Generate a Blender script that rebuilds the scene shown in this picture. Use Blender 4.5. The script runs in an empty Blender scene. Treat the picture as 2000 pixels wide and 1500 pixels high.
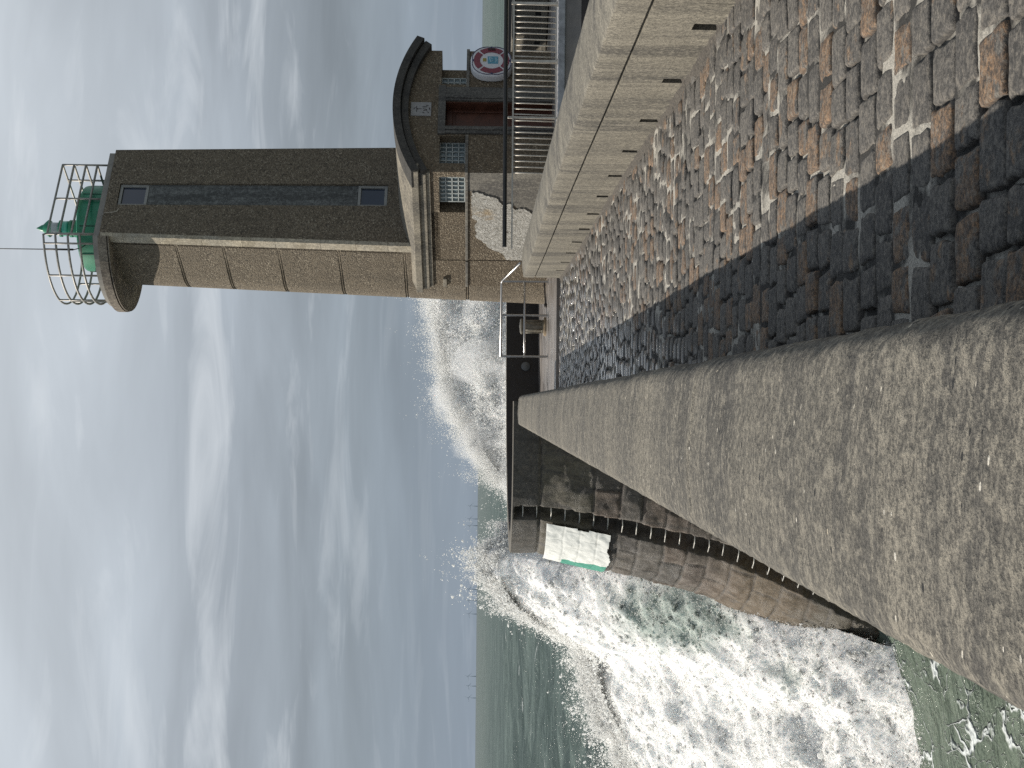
import bpy, math, random
import numpy as np
from mathutils import Vector, Matrix
random.seed(7); RNG=np.random.default_rng(11)
scene=bpy.context.scene; COL=scene.collection
PI=math.pi

# ------------------------------------------------------------------ helpers
def link(o): COL.objects.link(o); return o
def tag(o,label=None,cat=None,group=None,kind=None):
    if label: o['label']=label
    if cat: o['category']=cat
    if group: o['group']=group
    if kind: o['kind']=kind
    return o
def thing(name,label,cat,loc=(0,0,0),rz=0,group=None):
    o=link(bpy.data.objects.new(name,None)); o.location=loc; o.rotation_euler=(0,0,rz); o.empty_display_size=.2
    return tag(o,label,cat,group)
class MB:
    def __init__(s): s.v=[]; s.f=[]
    def add(s,vs,fs):
        n=len(s.v); s.v+= [tuple(p) for p in vs]; s.f+=[tuple(i+n for i in f) for f in fs]; return s
    def box(s,x0,x1,y0,y1,z0,z1):
        return s.add([(x0,y0,z0),(x1,y0,z0),(x1,y1,z0),(x0,y1,z0),(x0,y0,z1),(x1,y0,z1),(x1,y1,z1),(x0,y1,z1)],
            [(0,3,2,1),(4,5,6,7),(0,1,5,4),(1,2,6,5),(2,3,7,6),(3,0,4,7)])
    def prism(s,poly,a0,a1,axis='y'):
        # poly: list of 2-D points; extruded along axis from a0 to a1
        n=len(poly)
        def P(p,a):
            return {'y':(p[0],a,p[1]),'x':(a,p[0],p[1]),'z':(p[0],p[1],a)}[axis]
        return s.add([P(p,a0) for p in poly]+[P(p,a1) for p in poly],
            [tuple(range(n)),tuple(range(2*n-1,n-1,-1))]+[(i,n+i,n+(i+1)%n,(i+1)%n) for i in range(n)])
    def strip(s,inner,outer,a0,a1,axis='y'):
        # band between two polylines (same length), extruded
        n=len(inner)
        def P(p,a): return {'y':(p[0],a,p[1]),'z':(p[0],p[1],a)}[axis]
        vs=[P(p,a) for a in (a0,a1) for L in (inner,outer) for p in L]
        fs=[]
        for i in range(n-1):
            a,b,c,d=i,i+1,n+i+1,n+i
            fs+=[(a,b,c,d),(2*n+d,2*n+c,2*n+b,2*n+a),(d,c,2*n+c,2*n+d),(b,a,2*n+a,2*n+b)]
        fs+=[(0,n,3*n,2*n),(n-1,3*n-1,4*n-1,2*n-1)]
        return s.add(vs,fs)
    def tube(s,pts,r,n=8,closed=False):
        pts=[Vector(p) for p in pts]; m=len(pts); rings=[]
        rr=r if isinstance(r,(list,tuple)) else [r]*m
        for i,p in enumerate(pts):
            if closed: t=(pts[(i+1)%m]-pts[i-1])
            else: t=pts[min(i+1,m-1)]-pts[max(i-1,0)]
            t.normalize(); up=Vector((0,0,1)) if abs(t.z)<.9 else Vector((0,1,0))
            a=t.cross(up).normalized(); b=a.cross(t)
            rings.append([p+rr[i]*(a*math.cos(2*PI*k/n)+b*math.sin(2*PI*k/n)) for k in range(n)])
        vs=[q for R in rings for q in R]; fs=[]
        M=m if closed else m-1
        for i in range(M):
            j=(i+1)%m
            for k in range(n): fs.append((i*n+k,i*n+(k+1)%n,j*n+(k+1)%n,j*n+k))
        if not closed: fs+=[tuple(range(n-1,-1,-1)),tuple((m-1)*n+k for k in range(n))]
        return s.add(vs,fs)
    def lathe(s,prof,c=(0,0),n=32):
        vs=[];m=len(prof)
        for r,z in prof:
            for k in range(n): vs.append((c[0]+r*math.cos(2*PI*k/n),c[1]+r*math.sin(2*PI*k/n),z))
        fs=[(i*n+k,i*n+(k+1)%n,(i+1)*n+(k+1)%n,(i+1)*n+k) for i in range(m-1) for k in range(n)]
        fs+=[tuple(range(n-1,-1,-1)),tuple((m-1)*n+k for k in range(n))]
        return s.add(vs,fs)
    def build(s,name,mat,parent=None,smooth=False,bevel=0,auto=None):
        me=bpy.data.meshes.new(name); me.from_pydata(s.v,[],s.f); me.update()
        o=link(bpy.data.objects.new(name,me)); me.materials.append(mat)
        fix(me)
        if smooth:
            for p in me.polygons: p.use_smooth=True
            if auto:
                me.set_sharp_from_angle(angle=math.radians(auto))
        if bevel:
            b=o.modifiers.new('b','BEVEL'); b.width=bevel; b.segments=2; b.limit_method='ANGLE'; b.angle_limit=math.radians(40)
        if parent: o.parent=parent
        return o
import bmesh
def fix(me):
    bm=bmesh.new(); bm.from_mesh(me); bmesh.ops.recalc_face_normals(bm,faces=bm.faces); bm.to_mesh(me); bm.free()
def npmesh(name,V,F,mat,parent=None,smooth=True,attrs=None):
    V=np.asarray(V,np.float32); F=np.asarray(F,np.int32); k=F.shape[1]
    me=bpy.data.meshes.new(name)
    me.vertices.add(len(V)); me.vertices.foreach_set('co',V.ravel())
    me.loops.add(F.size); me.loops.foreach_set('vertex_index',F.ravel())
    me.polygons.add(len(F)); me.polygons.foreach_set('loop_start',np.arange(0,F.size,k,dtype=np.int32))
    try: me.polygons.foreach_set('loop_total',np.full(len(F),k,np.int32))
    except Exception: pass
    me.polygons.foreach_set('use_smooth',np.full(len(F),bool(smooth)))
    me.update(calc_edges=True)
    for an,av in (attrs or {}).items():
        a=me.attributes.new(an,'FLOAT','POINT'); a.data.foreach_set('value',np.asarray(av,np.float32))
    me.materials.append(mat)
    o=link(bpy.data.objects.new(name,me))
    if parent: o.parent=parent
    return o
def grid_faces(nu,nv,flip=False):
    i=np.arange(nu*nv).reshape(nu,nv)
    F=np.stack([i[:-1,:-1],i[1:,:-1],i[1:,1:],i[:-1,1:]],-1).reshape(-1,4)
    return F[:,::-1] if flip else F
# numpy value noise
def _h(ix,iy,iz,seed):
    h=(ix.astype(np.int64)*374761393+iy.astype(np.int64)*668265263+iz.astype(np.int64)*2147483647+seed*974711)&0xffffffff
    h=((h^(h>>13))*1274126177)&0xffffffff; h=(h^(h>>16))&0xffffffff
    return h/4294967295.0
def vnoise(P,seed=0):
    P=np.asarray(P,float); I=np.floor(P).astype(np.int64); f=P-I; f=f*f*f*(f*(f*6-15)+10)
    x,y,z=I[...,0],I[...,1],I[...,2]; out=0
    for dx in (0,1):
        for dy in (0,1):
            for dz in (0,1):
                w=(f[...,0] if dx else 1-f[...,0])*(f[...,1] if dy else 1-f[...,1])*(f[...,2] if dz else 1-f[...,2])
                out=out+w*_h(x+dx,y+dy,z+dz,seed)
    return out
def fbm(P,oct=4,seed=0,gain=.5,billow=False):
    s=0;a=1;t=0;P=np.asarray(P,float)
    for k in range(oct):
        n=vnoise(P*2.0**k+k*17.3,seed+k)
        if billow: n=np.abs(2*n-1)
        s=s+a*n;t+=a;a*=gain
    return s/t

# ------------------------------------------------------------------ materials
class NT:
    def __init__(s,name):
        s.m=bpy.data.materials.new(name); s.m.use_nodes=True; s.t=s.m.node_tree; s.N=s.t.nodes; s.L=s.t.links
        s.b=s.N['Principled BSDF']; s.out=s.N['Material Output']; s._co=None
    def n(s,t,**kw):
        d=s.N.new('ShaderNode'+t)
        for k,v in kw.items(): setattr(d,k,v)
        return d
    def put(s,sock,v):
        if isinstance(v,bpy.types.NodeSocket): s.L.new(v,sock)
        elif isinstance(v,(tuple,list)) and len(v)==3 and sock.type=='RGBA': sock.default_value=(*v,1)
        else: sock.default_value=v
    def co(s):
        if s._co is None: s._co=s.n('TexCoord').outputs['Object']
        return s._co
    def geo(s): return s.n('NewGeometry').outputs['Position']
    def mapv(s,scale,vec=None,loc=(0,0,0),rot=(0,0,0)):
        d=s.n('Mapping'); s.put(d.inputs['Vector'],vec or s.co()); d.inputs['Scale'].default_value=scale; d.inputs['Location'].default_value=loc; d.inputs['Rotation'].default_value=rot
        return d.outputs[0]
    def noise(s,scale,detail=4,rough=.55,dist=0,vec=None,col=False):
        d=s.n('TexNoise'); s.put(d.inputs['Vector'],vec or s.co()); d.inputs['Scale'].default_value=scale; d.inputs['Detail'].default_value=detail
        d.inputs['Roughness'].default_value=rough; d.inputs['Distortion'].default_value=dist
        return d.outputs['Color' if col else 'Fac']
    def vor(s,scale,feature='F1',out='Distance',vec=None,rand=1):
        d=s.n('TexVoronoi',feature=feature); s.put(d.inputs['Vector'],vec or s.co()); d.inputs['Scale'].default_value=scale; d.inputs['Randomness'].default_value=rand
        return d.outputs[out]
    def ramp(s,fac,stops,interp='LINEAR'):
        d=s.n('ValToRGB'); s.put(d.inputs[0],fac); e=d.color_ramp.elements; d.color_ramp.interpolation=interp
        while len(e)<len(stops): e.new(.5)
        for k,(p,c) in enumerate(stops):
            e[k].position=p; e[k].color=(c,c,c,1) if not isinstance(c,(tuple,list)) else (*c,1)
        return d.outputs[0]
    def mr(s,v,a,b,c=0.,d=1.):
        m=s.n('MapRange'); s.put(m.inputs[0],v)
        for i,x in enumerate((a,b,c,d)): s.put(m.inputs[i+1],x)
        return m.outputs[0]
    def mix(s,fac,a,b,mode='MIX'):
        d=s.n('MixRGB',blend_type=mode); s.put(d.inputs[0],fac); s.put(d.inputs[1],a); s.put(d.inputs[2],b); return d.outputs[0]
    def ma(s,op,a,b=0.,c=0.):
        d=s.n('Math',operation=op); s.put(d.inputs[0],a); s.put(d.inputs[1],b); s.put(d.inputs[2],c); return d.outputs[0]
    def attr(s,name): return s.n('Attribute',attribute_name=name).outputs['Fac']
    def sep(s,v):
        d=s.n('SeparateXYZ'); s.put(d.inputs[0],v); return d.outputs
    def bump(s,h,strength=.5,dist=.01,normal=None):
        d=s.n('Bump'); s.put(d.inputs['Height'],h); d.inputs['Strength'].default_value=strength; d.inputs['Distance'].default_value=dist
        if normal is not None: s.put(d.inputs['Normal'],normal)
        return d.outputs[0]
    def set(s,**kw):
        names={'color':'Base Color','rough':'Roughness','metal':'Metallic','normal':'Normal','spec':'Specular IOR Level','alpha':'Alpha','trans':'Transmission Weight'}
        for k,v in kw.items(): s.put(s.b.inputs[names[k]],v)
        return s.m

def m_plain(name,c,rough=.6,metal=0,var=.15,scale=8,bump=.15):
    t=NT(name); n=t.noise(scale,5,.6)
    f=t.mr(n,.3,.7,1-var,1+var)
    d=t.n('VectorMath',operation='SCALE'); d.inputs[0].default_value=c; t.put(d.inputs['Scale'],f)
    return t.set(color=d.outputs[0],rough=t.mr(n,.3,.7,rough*.85,min(1,rough*1.1)),metal=metal,normal=t.bump(t.noise(scale*9,3),bump,.004))

def m_pebble(name,c_dark,c_mid,c_light,scale=26):
    """exposed aggregate render: small pebbles in mortar"""
    t=NT(name)
    cell=t.vor(scale,out='Color'); r=t.sep(cell)[0]
    dist=t.vor(scale)
    col=t.ramp(r,[(0,c_dark),(.35,c_mid),(.75,c_mid),(.93,c_light),(1,tuple(min(1,x*1.3) for x in c_light))])
    edge=t.mr(dist,.25,.62,1,.55)
    col=t.mix(1,col,edge,'MULTIPLY')
    big=t.noise(.9,6,.6); st=t.noise(1.6,5,.6,.4,vec=t.mapv((1.6,1.6,.25)))
    col=t.mix(t.mr(big,.45,.7,0,.45),col,tuple(x*.55 for x in c_mid))
    col=t.mix(t.mr(st,.55,.75,0,.4),col,tuple(x*.5 for x in c_dark))
    h=t.ma('SUBTRACT',1.,dist)
    return t.set(color=col,rough=.9,normal=t.bump(h,.75,.02))

def m_concrete(name,c1,c2,c3,streak=None,grain=70,bump=.6,bdist=.012,fleck=True,rough=.88,sk=.8,gb=.35,stscale=(.6,.6,.6),along=None,wetmask=None):
    """weathered concrete: aggregate grain, blotches, streaks (stretched along axis), pale flecks, pits"""
    t=NT(name); co=t.co()
    blot=t.noise(1.1,7,.62,.3); g1=t.noise(grain,4,.75); g2=t.noise(grain*.33,4,.7)
    col=t.mix(t.mr(blot,.35,.66),c1,c2)
    if streak:
        sv=t.mapv(streak); sn=t.noise(1.,8,.66,.25,vec=sv)
        col=t.mix(t.mr(sn,.46,.60,0,sk),col,c3)
        sn2=t.noise(2.3,7,.7,.2,vec=t.mapv(streak,loc=(3,7,1))); col=t.mix(t.mr(sn2,.53,.62,0,.45),col,tuple(min(1,x*1.5) for x in c1))
    col=t.mix(t.mr(g1,.44,.54,.62,0),col,tuple(x*.4 for x in c3))
    col=t.mix(t.mr(g2,.525,.60,0,gb),col,tuple(min(1,x*1.5) for x in c1)); col=t.mix(t.mr(g2,.36,.46,.4,0),col,tuple(x*.7 for x in c3))
    h=t.ma('ADD',t.ma('MULTIPLY',g1,.6),t.ma('MULTIPLY',g2,.7))
    if fleck:
        v=t.vor(26,vec=t.mapv((1,1.5,1))); vc=t.sep(t.vor(26,out='Color',vec=t.mapv((1,1.5,1))))
        sel=t.ma('MULTIPLY',t.ma('GREATER_THAN',vc[0],.90),t.ma('LESS_THAN',v,t.mr(vc[1],0,1,.06,.22)))
        col=t.mix(sel,col,t.mix(vc[2],(.55,.48,.36),(.72,.68,.6)))
        pit=t.ma('MULTIPLY',t.ma('LESS_THAN',vc[0],.07),t.ma('LESS_THAN',v,t.mr(vc[1],0,1,.1,.3)))
        col=t.mix(pit,col,(.02,.02,.02)); h=t.ma('SUBTRACT',t.ma('ADD',h,t.ma('MULTIPLY',sel,.4)),t.ma('MULTIPLY',pit,1.5))
    r=rough
    if wetmask is not None:
        pass
    return t.set(color=col,rough=r,normal=t.bump(h,bump,bdist))

# ------------------------------------------------------------------ camera (phone held on its side: the world's up is the picture's left)
F_PX=2773.; PSI=math.atan(38/F_PX); TH=math.atan((1000-934)/F_PX); RO=.0098; EYE=Vector((0,0,1.6))
Fw=Vector((math.sin(PSI)*math.cos(TH),math.cos(PSI)*math.cos(TH),-math.sin(TH)))
Rt=Vector((math.cos(PSI),-math.sin(PSI),0)); Up=Rt.cross(Fw)
Rt,Up=Rt*math.cos(RO)+Up*math.sin(RO), -Rt*math.sin(RO)+Up*math.cos(RO)
cam=bpy.data.cameras.new('Camera'); co=link(bpy.data.objects.new('Camera',cam))
mx=Matrix((-Up,Rt,-Fw)).transposed().to_4x4(); mx.translation=EYE; co.matrix_world=mx
cam.sensor_width=36; cam.lens=36*F_PX/2000; cam.clip_start=.05; cam.clip_end=80000
scene.camera=co

# ------------------------------------------------------------------ light
AL=math.radians(26); EL=math.radians(42.3)
SUN=Vector((-math.cos(AL)*math.cos(EL),math.sin(AL)*math.cos(EL),math.sin(EL)))
sl=bpy.data.lights.new('Sun','SUN'); sl.energy=5.0; sl.angle=math.radians(.5); sl.color=(1,.93,.82)
so=link(bpy.data.objects.new('Sun',sl)); so.rotation_euler=SUN.to_track_quat('Z','Y').to_euler(); so.location=(-20,10,30)
w=bpy.data.worlds.new('World'); scene.world=w; w.use_nodes=True
T=NT.__new__(NT); T.t=w.node_tree; T.N=T.t.nodes; T.L=T.t.links; T._co=None
bg=T.N['Background']; bg.inputs['Strength'].default_value=.1
sky=T.n('TexSky',sky_type='NISHITA'); sky.sun_disc=False; sky.sun_elevation=EL; sky.sun_rotation=math.atan2(SUN.x,SUN.y); sky.air_density=1.2; sky.dust_density=2.5
gen=T.n('TexCoord').outputs['Generated']; d=T.sep(gen)
zc=T.ma('MAXIMUM',d[2],0.)
# cloud layer seen in perspective: direction over height, softened near the horizon
inv=T.ma('DIVIDE',1.,T.ma('ADD',zc,.16))
cx=T.n('CombineXYZ'); T.put(cx.inputs[0],T.ma('MULTIPLY',d[0],inv)); T.put(cx.inputs[1],T.ma('MULTIPLY',d[1],inv)); T.put(cx.inputs[2],T.ma('MULTIPLY',zc,2.))
n1=T.noise(1.0,7,.5,.4,vec=T.mapv((.8,1.5,1),cx.outputs[0],(4.3,1.2,.4),(0,0,.10)))
n2=T.noise(2.4,8,.54,.6,vec=T.mapv((.85,1.7,1),cx.outputs[0],(1.3,6.2,.4),(0,0,.12)))
grey=T.ramp(zc,[(0,(2.75,3.3,3.95)),(.04,(2.8,3.35,3.95)),(.085,(2.75,3.2,3.65)),(.17,(3.8,4.25,4.75)),(.32,(5.9,6.4,6.9)),(.55,(3.2,3.7,4.3)),(1,(2.2,2.7,3.3))])  # upper stops, out of view, darkened to lower the ambient light
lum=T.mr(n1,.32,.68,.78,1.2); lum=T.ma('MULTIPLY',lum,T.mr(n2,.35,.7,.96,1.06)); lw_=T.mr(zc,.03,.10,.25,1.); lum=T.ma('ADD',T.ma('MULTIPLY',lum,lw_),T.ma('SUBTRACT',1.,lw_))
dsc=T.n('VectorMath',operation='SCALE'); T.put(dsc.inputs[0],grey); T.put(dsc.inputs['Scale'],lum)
white=T.ma('MULTIPLY',T.mr(n2,.53,.74,0,.6),T.mr(zc,.06,.16,.15,1.))
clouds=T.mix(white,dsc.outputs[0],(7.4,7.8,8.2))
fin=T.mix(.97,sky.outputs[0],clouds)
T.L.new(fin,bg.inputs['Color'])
scene.view_settings.view_transform='Standard'; scene.view_settings.look='None'; scene.view_settings.exposure=0; scene.view_settings.gamma=1
scene.cycles.use_denoising=False; scene.cycles.max_bounces=8; scene.cycles.transparent_max_bounces=12; scene.cycles.volume_bounces=4; scene.cycles.sample_clamp_indirect=6
try: scene.cycles.denoiser='OPENIMAGEDENOISE'; scene.cycles.denoising_input_passes='RGB_ALBEDO_NORMAL'
except Exception: pass

def gz(y): return -.0025*y        # the jetty falls slightly towards the sea
SEA=-7.4

# ------------------------------------------------------------------ sea
def build_sea():
    az=np.concatenate([np.linspace(-1.7,-.36,40),np.linspace(-.35,.35,260),np.linspace(.36,1.7,40)])
    r=[9.]
    while r[-1]<420: r.append(r[-1]*1.0085)
    while r[-1]<21000: r.append(r[-1]*1.06)
    r=np.array(r); A,Rr=np.meshgrid(az,r,indexing='ij')
    X=Rr*np.sin(A); Y=Rr*np.cos(A); Z=np.zeros_like(X)
    sp=np.gradient(r)[None,:]+0*A; sp=np.maximum(sp,Rr*.0027*.6)
    rg=np.random.default_rng(3)
    for k in range(42):
        lam=2.2*1.085**k*1.0; amp=.0135*lam**.92*(.6+.8*rg.random()); 
        if lam>30: amp*=.55
        th=math.radians(200)+rg.normal(0,.45); kx,ky=math.sin(th)*2*PI/lam,math.cos(th)*2*PI/lam
        ph=rg.random()*6.28; fade=np.clip((lam/sp-2.5)/3,0,1)
        a=kx*X+ky*Y+ph; s=np.sin(a); Z+=amp*fade*(s+.25*np.cos(2*a))*.8
    # big swell crossing behind the breaking wave
    Z+=.75*np.exp(-((Y-95-.22*X)/9.)**2)*np.clip((-X)/10,0,1)
    # the jetty shelters nothing, but keep water below deck
    Z=Z*.85
    V=np.stack([X,Y,Z+SEA],-1).reshape(-1,3)
    t=NT('sea_water'); P=t.geo(); xyz=t.sep(P)
    dist=t.n('VectorMath',operation='LENGTH'); t.put(dist.inputs[0],P); D=dist.outputs['Value']
    w1=t.noise(.55,6,.6,.3,vec=t.mapv((.55,1,1),P)); w2=t.noise(2.2,5,.6,.4,vec=t.mapv((.5,1,1),P,rot=(0,0,.3)))
    w3=t.noise(.06,6,.62,.2,vec=t.mapv((.4,1,1),P))
    col=t.mix(t.mr(w3,.35,.65),(.082,.112,.104),(.135,.175,.162))
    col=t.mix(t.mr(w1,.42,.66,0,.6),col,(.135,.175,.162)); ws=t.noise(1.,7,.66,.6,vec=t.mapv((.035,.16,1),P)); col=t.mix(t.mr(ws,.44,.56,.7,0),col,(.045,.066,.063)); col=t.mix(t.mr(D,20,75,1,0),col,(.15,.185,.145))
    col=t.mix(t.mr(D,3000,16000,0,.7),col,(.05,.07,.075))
    # whitecaps, flecks stretched along the crests
    cap=t.noise(.32,7,.66,.5,vec=t.mapv((.28,1,1),P,(11,3,0)))
    cap2=t.noise(.045,3,.5,vec=P)
    capm=t.ma('MULTIPLY',t.mr(cap,.64,.69),t.mr(cap2,.40,.52))
    # foam lace near the wall
    wv=t.n('VectorMath',operation='ADD'); t.put(wv.inputs[0],t.mapv((1,.55,1),P)); 
    sc=t.n('VectorMath',operation='SCALE'); t.put(sc.inputs[0],t.noise(.5,4,.6,vec=P,col=True)); sc.inputs['Scale'].default_value=1.6
    t.put(wv.inputs[1],sc.outputs[0])
    lace=t.vor(.85,'DISTANCE_TO_EDGE',vec=wv.outputs[0]); lace2=t.vor(2.4,'DISTANCE_TO_EDGE',vec=wv.outputs[0])
    ln=t.noise(.6,4,.6,vec=P)
    wid=t.mr(ln,.46,.75,0.,.06)
    lm=t.ma('MULTIPLY',t.mr(t.ma('SUBTRACT',lace,wid),-.02,.012,1,0),t.mr(D,45,90,1,0))
    lm2=t.ma('MULTIPLY',t.mr(t.ma('SUBTRACT',lace2,t.ma('MULTIPLY',wid,.55)),-.02,.01,.65,0),t.mr(D,40,80,1,0))
    foam=t.ma('MINIMUM',1.,t.ma('ADD',t.ma('MAXIMUM',lm,lm2),capm))
    col=t.mix(foam,col,(.66,.70,.70))
    hb=t.ma('ADD',t.ma('MULTIPLY',w1,1.),t.ma('MULTIPLY',w2,.35)); hb=t.ma('ADD',hb,t.ma('MULTIPLY',foam,.2))
    far=t.mr(D,60,3000,.8,1.)
    bn=t.n('Bump'); t.put(bn.inputs['Height'],hb); t.put(bn.inputs['Strength'],far); bn.inputs['Distance'].default_value=.8
    df=t.n('BsdfDiffuse'); t.put(df.inputs['Color'],col); t.put(df.inputs['Normal'],bn.outputs[0])
    gl=t.n('BsdfGlossy'); t.put(gl.inputs['Roughness'],t.mr(D,20,1500,.12,.4)); t.put(gl.inputs['Normal'],bn.outputs[0])
    lw=t.n('LayerWeight'); lw.inputs[0].default_value=.28; t.put(lw.inputs['Normal'],bn.outputs[0])
    fac=t.ma('MULTIPLY',t.ma('SUBTRACT',1.,foam),t.mr(lw.outputs['Fresnel'],0,1,.0,.30))
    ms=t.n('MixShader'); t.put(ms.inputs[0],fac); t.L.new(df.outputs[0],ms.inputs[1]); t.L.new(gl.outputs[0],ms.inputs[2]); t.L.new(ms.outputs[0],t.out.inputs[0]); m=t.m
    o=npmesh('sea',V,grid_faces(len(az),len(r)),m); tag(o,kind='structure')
build_sea()

# ------------------------------------------------------------------ the jetty: setts, parapet, low wall
def build_setts():
    t=NT('sett_stone'); rnd=t.attr('rnd'); ora=t.attr('ora'); top=t.attr('top'); P=t.geo(); xyz=t.sep(P)
    n=t.noise(7,7,.65); g=t.noise(75,4,.75); g2=t.noise(22,5,.7,.3,vec=t.mapv((.7,1.5,1)))
    grey=t.mix(rnd,(.085,.080,.075),(.155,.144,.130))
    grey=t.mix(t.mr(g2,.45,.72,0,.6),grey,(.20,.18,.155))
    oran=t.mix(t.mr(n,.35,.65),(.27,.155,.085),(.31,.205,.125))
    oran=t.mix(t.mr(t.noise(19,5,.7),.47,.54,.6,0),oran,(.10,.08,.065))
    om=t.mr(t.ma('ADD',ora,t.ma('MULTIPLY',t.ma('SUBTRACT',n,.5),1.7)),.38,.5)
    col=t.mix(om,grey,oran)
    lich=t.mr(t.noise(9,6,.7,.5),.58,.70,0,.55); col=t.mix(lich,col,(.10,.10,.10))
    gm=t.noise(33,5,.75); col=t.mix(t.mr(g,.455,.53,.62,0),col,(.030,.029,.028)); col=t.mix(t.mr(gm,.53,.59,0,.55),col,(.25,.225,.19)); col=t.mix(t.mr(gm,.40,.45,.75,0),col,(.032,.031,.03))
    col=t.mix(top,(.05,.047,.045),col)
    # sea-wet patch at the far end along the parapet
    wet=t.ma('MULTIPLY',t.mr(t.ma('ADD',t.ma('SUBTRACT',xyz[1],t.ma('MULTIPLY',xyz[0],5.5)),t.ma('MULTIPLY',t.ma('SUBTRACT',t.noise(1.2,4,.6,vec=P),.5),10.)),8.5,15.),1.)
    col=t.mix(t.ma('MULTIPLY',wet,.5),col,t.mix(1,col,(.45,.47,.52),'MULTIPLY'))
    rough=t.mr(wet,0,1,.82,.27)
    h=t.ma('ADD',t.ma('MULTIPLY',g,.5),t.ma('MULTIPLY',g2,.9))
    t.put(t.b.inputs['Coat Weight'],t.ma('MULTIPLY',wet,.9)); t.b.inputs['Coat Roughness'].default_value=.14
    m=t.set(color=col,rough=rough,normal=t.bump(h,.7,.014))
    VV=[];FF=[];a1=[];a2=[];a3=[];off=0
    rg=np.random.default_rng(5); y=1.2; row=0
    X0,X1=.08,2.66
    while y<29.55:
        pit=.238*(1+rg.normal(0,.04)); 
        x=X0-rg.random()*.2-(.12 if row%2 else 0); sl=rg.normal(0,.012)
        while x<X1:
            wd=.232*(1+rg.normal(0,.12)); gx=.014+rg.random()*.012; gy=.010+rg.random()*.012
            x0,x1=max(x+gx/2,X0),min(x+wd-gx/2,X1); x+=wd
            if x1-x0<.05: continue
            n=9 if y<11 else (6 if y<19 else 5)
            u=np.array({9:[0,.018,.07,.22,.5,.78,.93,.982,1],6:[0,.025,.25,.75,.975,1],5:[0,.03,.5,.97,1]}[n]); U,Vv=np.meshgrid(u,u,indexing='ij')
            # squash parameter to keep rounding near the edges
            U2=U; V2=Vv
            jit=rg.normal(0,.0045,(4,2))
            xa,xb=x0,x1; ya,yb=y+gy/2,y+pit-gy/2
            cx=np.array([[xa,ya],[xb,ya],[xb,yb],[xa,yb]])+jit
            XY=((1-U2)*(1-V2))[...,None]*cx[0]+(U2*(1-V2))[...,None]*cx[1]+(U2*V2)[...,None]*cx[2]+((1-U2)*V2)[...,None]*cx[3]
            XY[...,1]+=sl*(XY[...,0]-1.3)
            du=np.minimum(U2,1-U2)*(xb-xa); dv=np.minimum(V2,1-V2)*(yb-ya)
            rad=.010+rg.random()*.012
            e=np.clip(du/rad,0,1); f=np.clip(dv/rad,0,1)
            dome=1-((1-e)**2.2+(1-f)**2.2); 
            base=rg.normal(0,.0028); tx,ty=rg.normal(0,.008,2); bow=rg.random()*.006
            Z=base+np.clip(dome,-1,1)*.012-.012+tx*(U2-.5)*(xb-xa)+ty*(V2-.5)*(yb-ya)-bow*((U2-.5)**2+(V2-.5)**2)*2
            Pn=np.stack([XY[...,0]*9,XY[...,1]*9,np.zeros_like(Z)],-1); Z+=(fbm(Pn,3,2)-.5)*.011
            Pe=np.stack([XY[...,0]*16,XY[...,1]*16,np.zeros_like(Z)+3],-1)
            wob=(fbm(Pe,2,9)-.5)*.03; XY[...,0]+=wob; XY[...,1]+=(fbm(Pe+7,2,9)-.5)*.022
            edge=(U==0)|(U==1)|(Vv==0)|(Vv==1); Z=np.where(edge,Z-.022,Z)
            Z+=gz(XY[...,1])
            V=np.concatenate([XY,Z[...,None]],-1).reshape(-1,3)
            VV.append(V); FF.append(grid_faces(n,n)+off); off+=n*n
            rv=rg.random(); ov=.54 if rg.random()<.23 else (.30 if rg.random()<.35 else 0.)
            a1.append(np.full(n*n,rv)); a2.append(np.full(n*n,ov)); a3.append(np.where(edge,0,1).ravel().astype(float))
        y+=pit; row+=1
    o=npmesh('sett_paving',np.concatenate(VV),np.concatenate(FF),m,attrs={'rnd':np.concatenate(a1),'ora':np.concatenate(a2),'top':np.concatenate(a3)})
    tag(o,kind='structure')
    # mortar bed between the stones
    t=NT('mortar'); n=t.noise(2.2,5,.6,.5); g=t.noise(60,4,.7)
    c=t.mix(t.mr(n,.45,.56),(.035,.033,.03),(.52,.49,.43)); c=t.mix(t.mr(g,.35,.65,.4,0),c,(.04,.04,.04))
    m=t.set(color=c,rough=.95,normal=t.bump(g,.8,.015))
    xs=np.linspace(-.1,2.75,60); ys=np.linspace(-8,29.6,900); X,Y=np.meshgrid(xs,ys,indexing='ij')
    nz=fbm(np.stack([X*2.2,Y*2.2,0*X],-1),3,4); Z=-.0125+gz(Y)+np.clip((nz-.49)*.16,-.02,.005)+(fbm(np.stack([X*18,Y*18,0*X],-1),2,6)-.5)*.012
    o=npmesh('mortar_bed',np.stack([X,Y,Z],-1).reshape(-1,3),grid_faces(60,900),m); tag(o,kind='structure')
build_setts()

M_PARA=m_concrete('parapet_concrete',(.25,.226,.182),(.162,.149,.125),(.06,.058,.056),streak=(.30,2.2,.5),grain=80,bump=1.,bdist=.016,sk=.55,gb=.45)
M_WALL=m_concrete('wall_concrete',(.240,.219,.176),(.165,.151,.122),(.062,.058,.052),streak=(1.5,1.7,.22),grain=80,bump=.5,bdist=.008,fleck=False)

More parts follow.
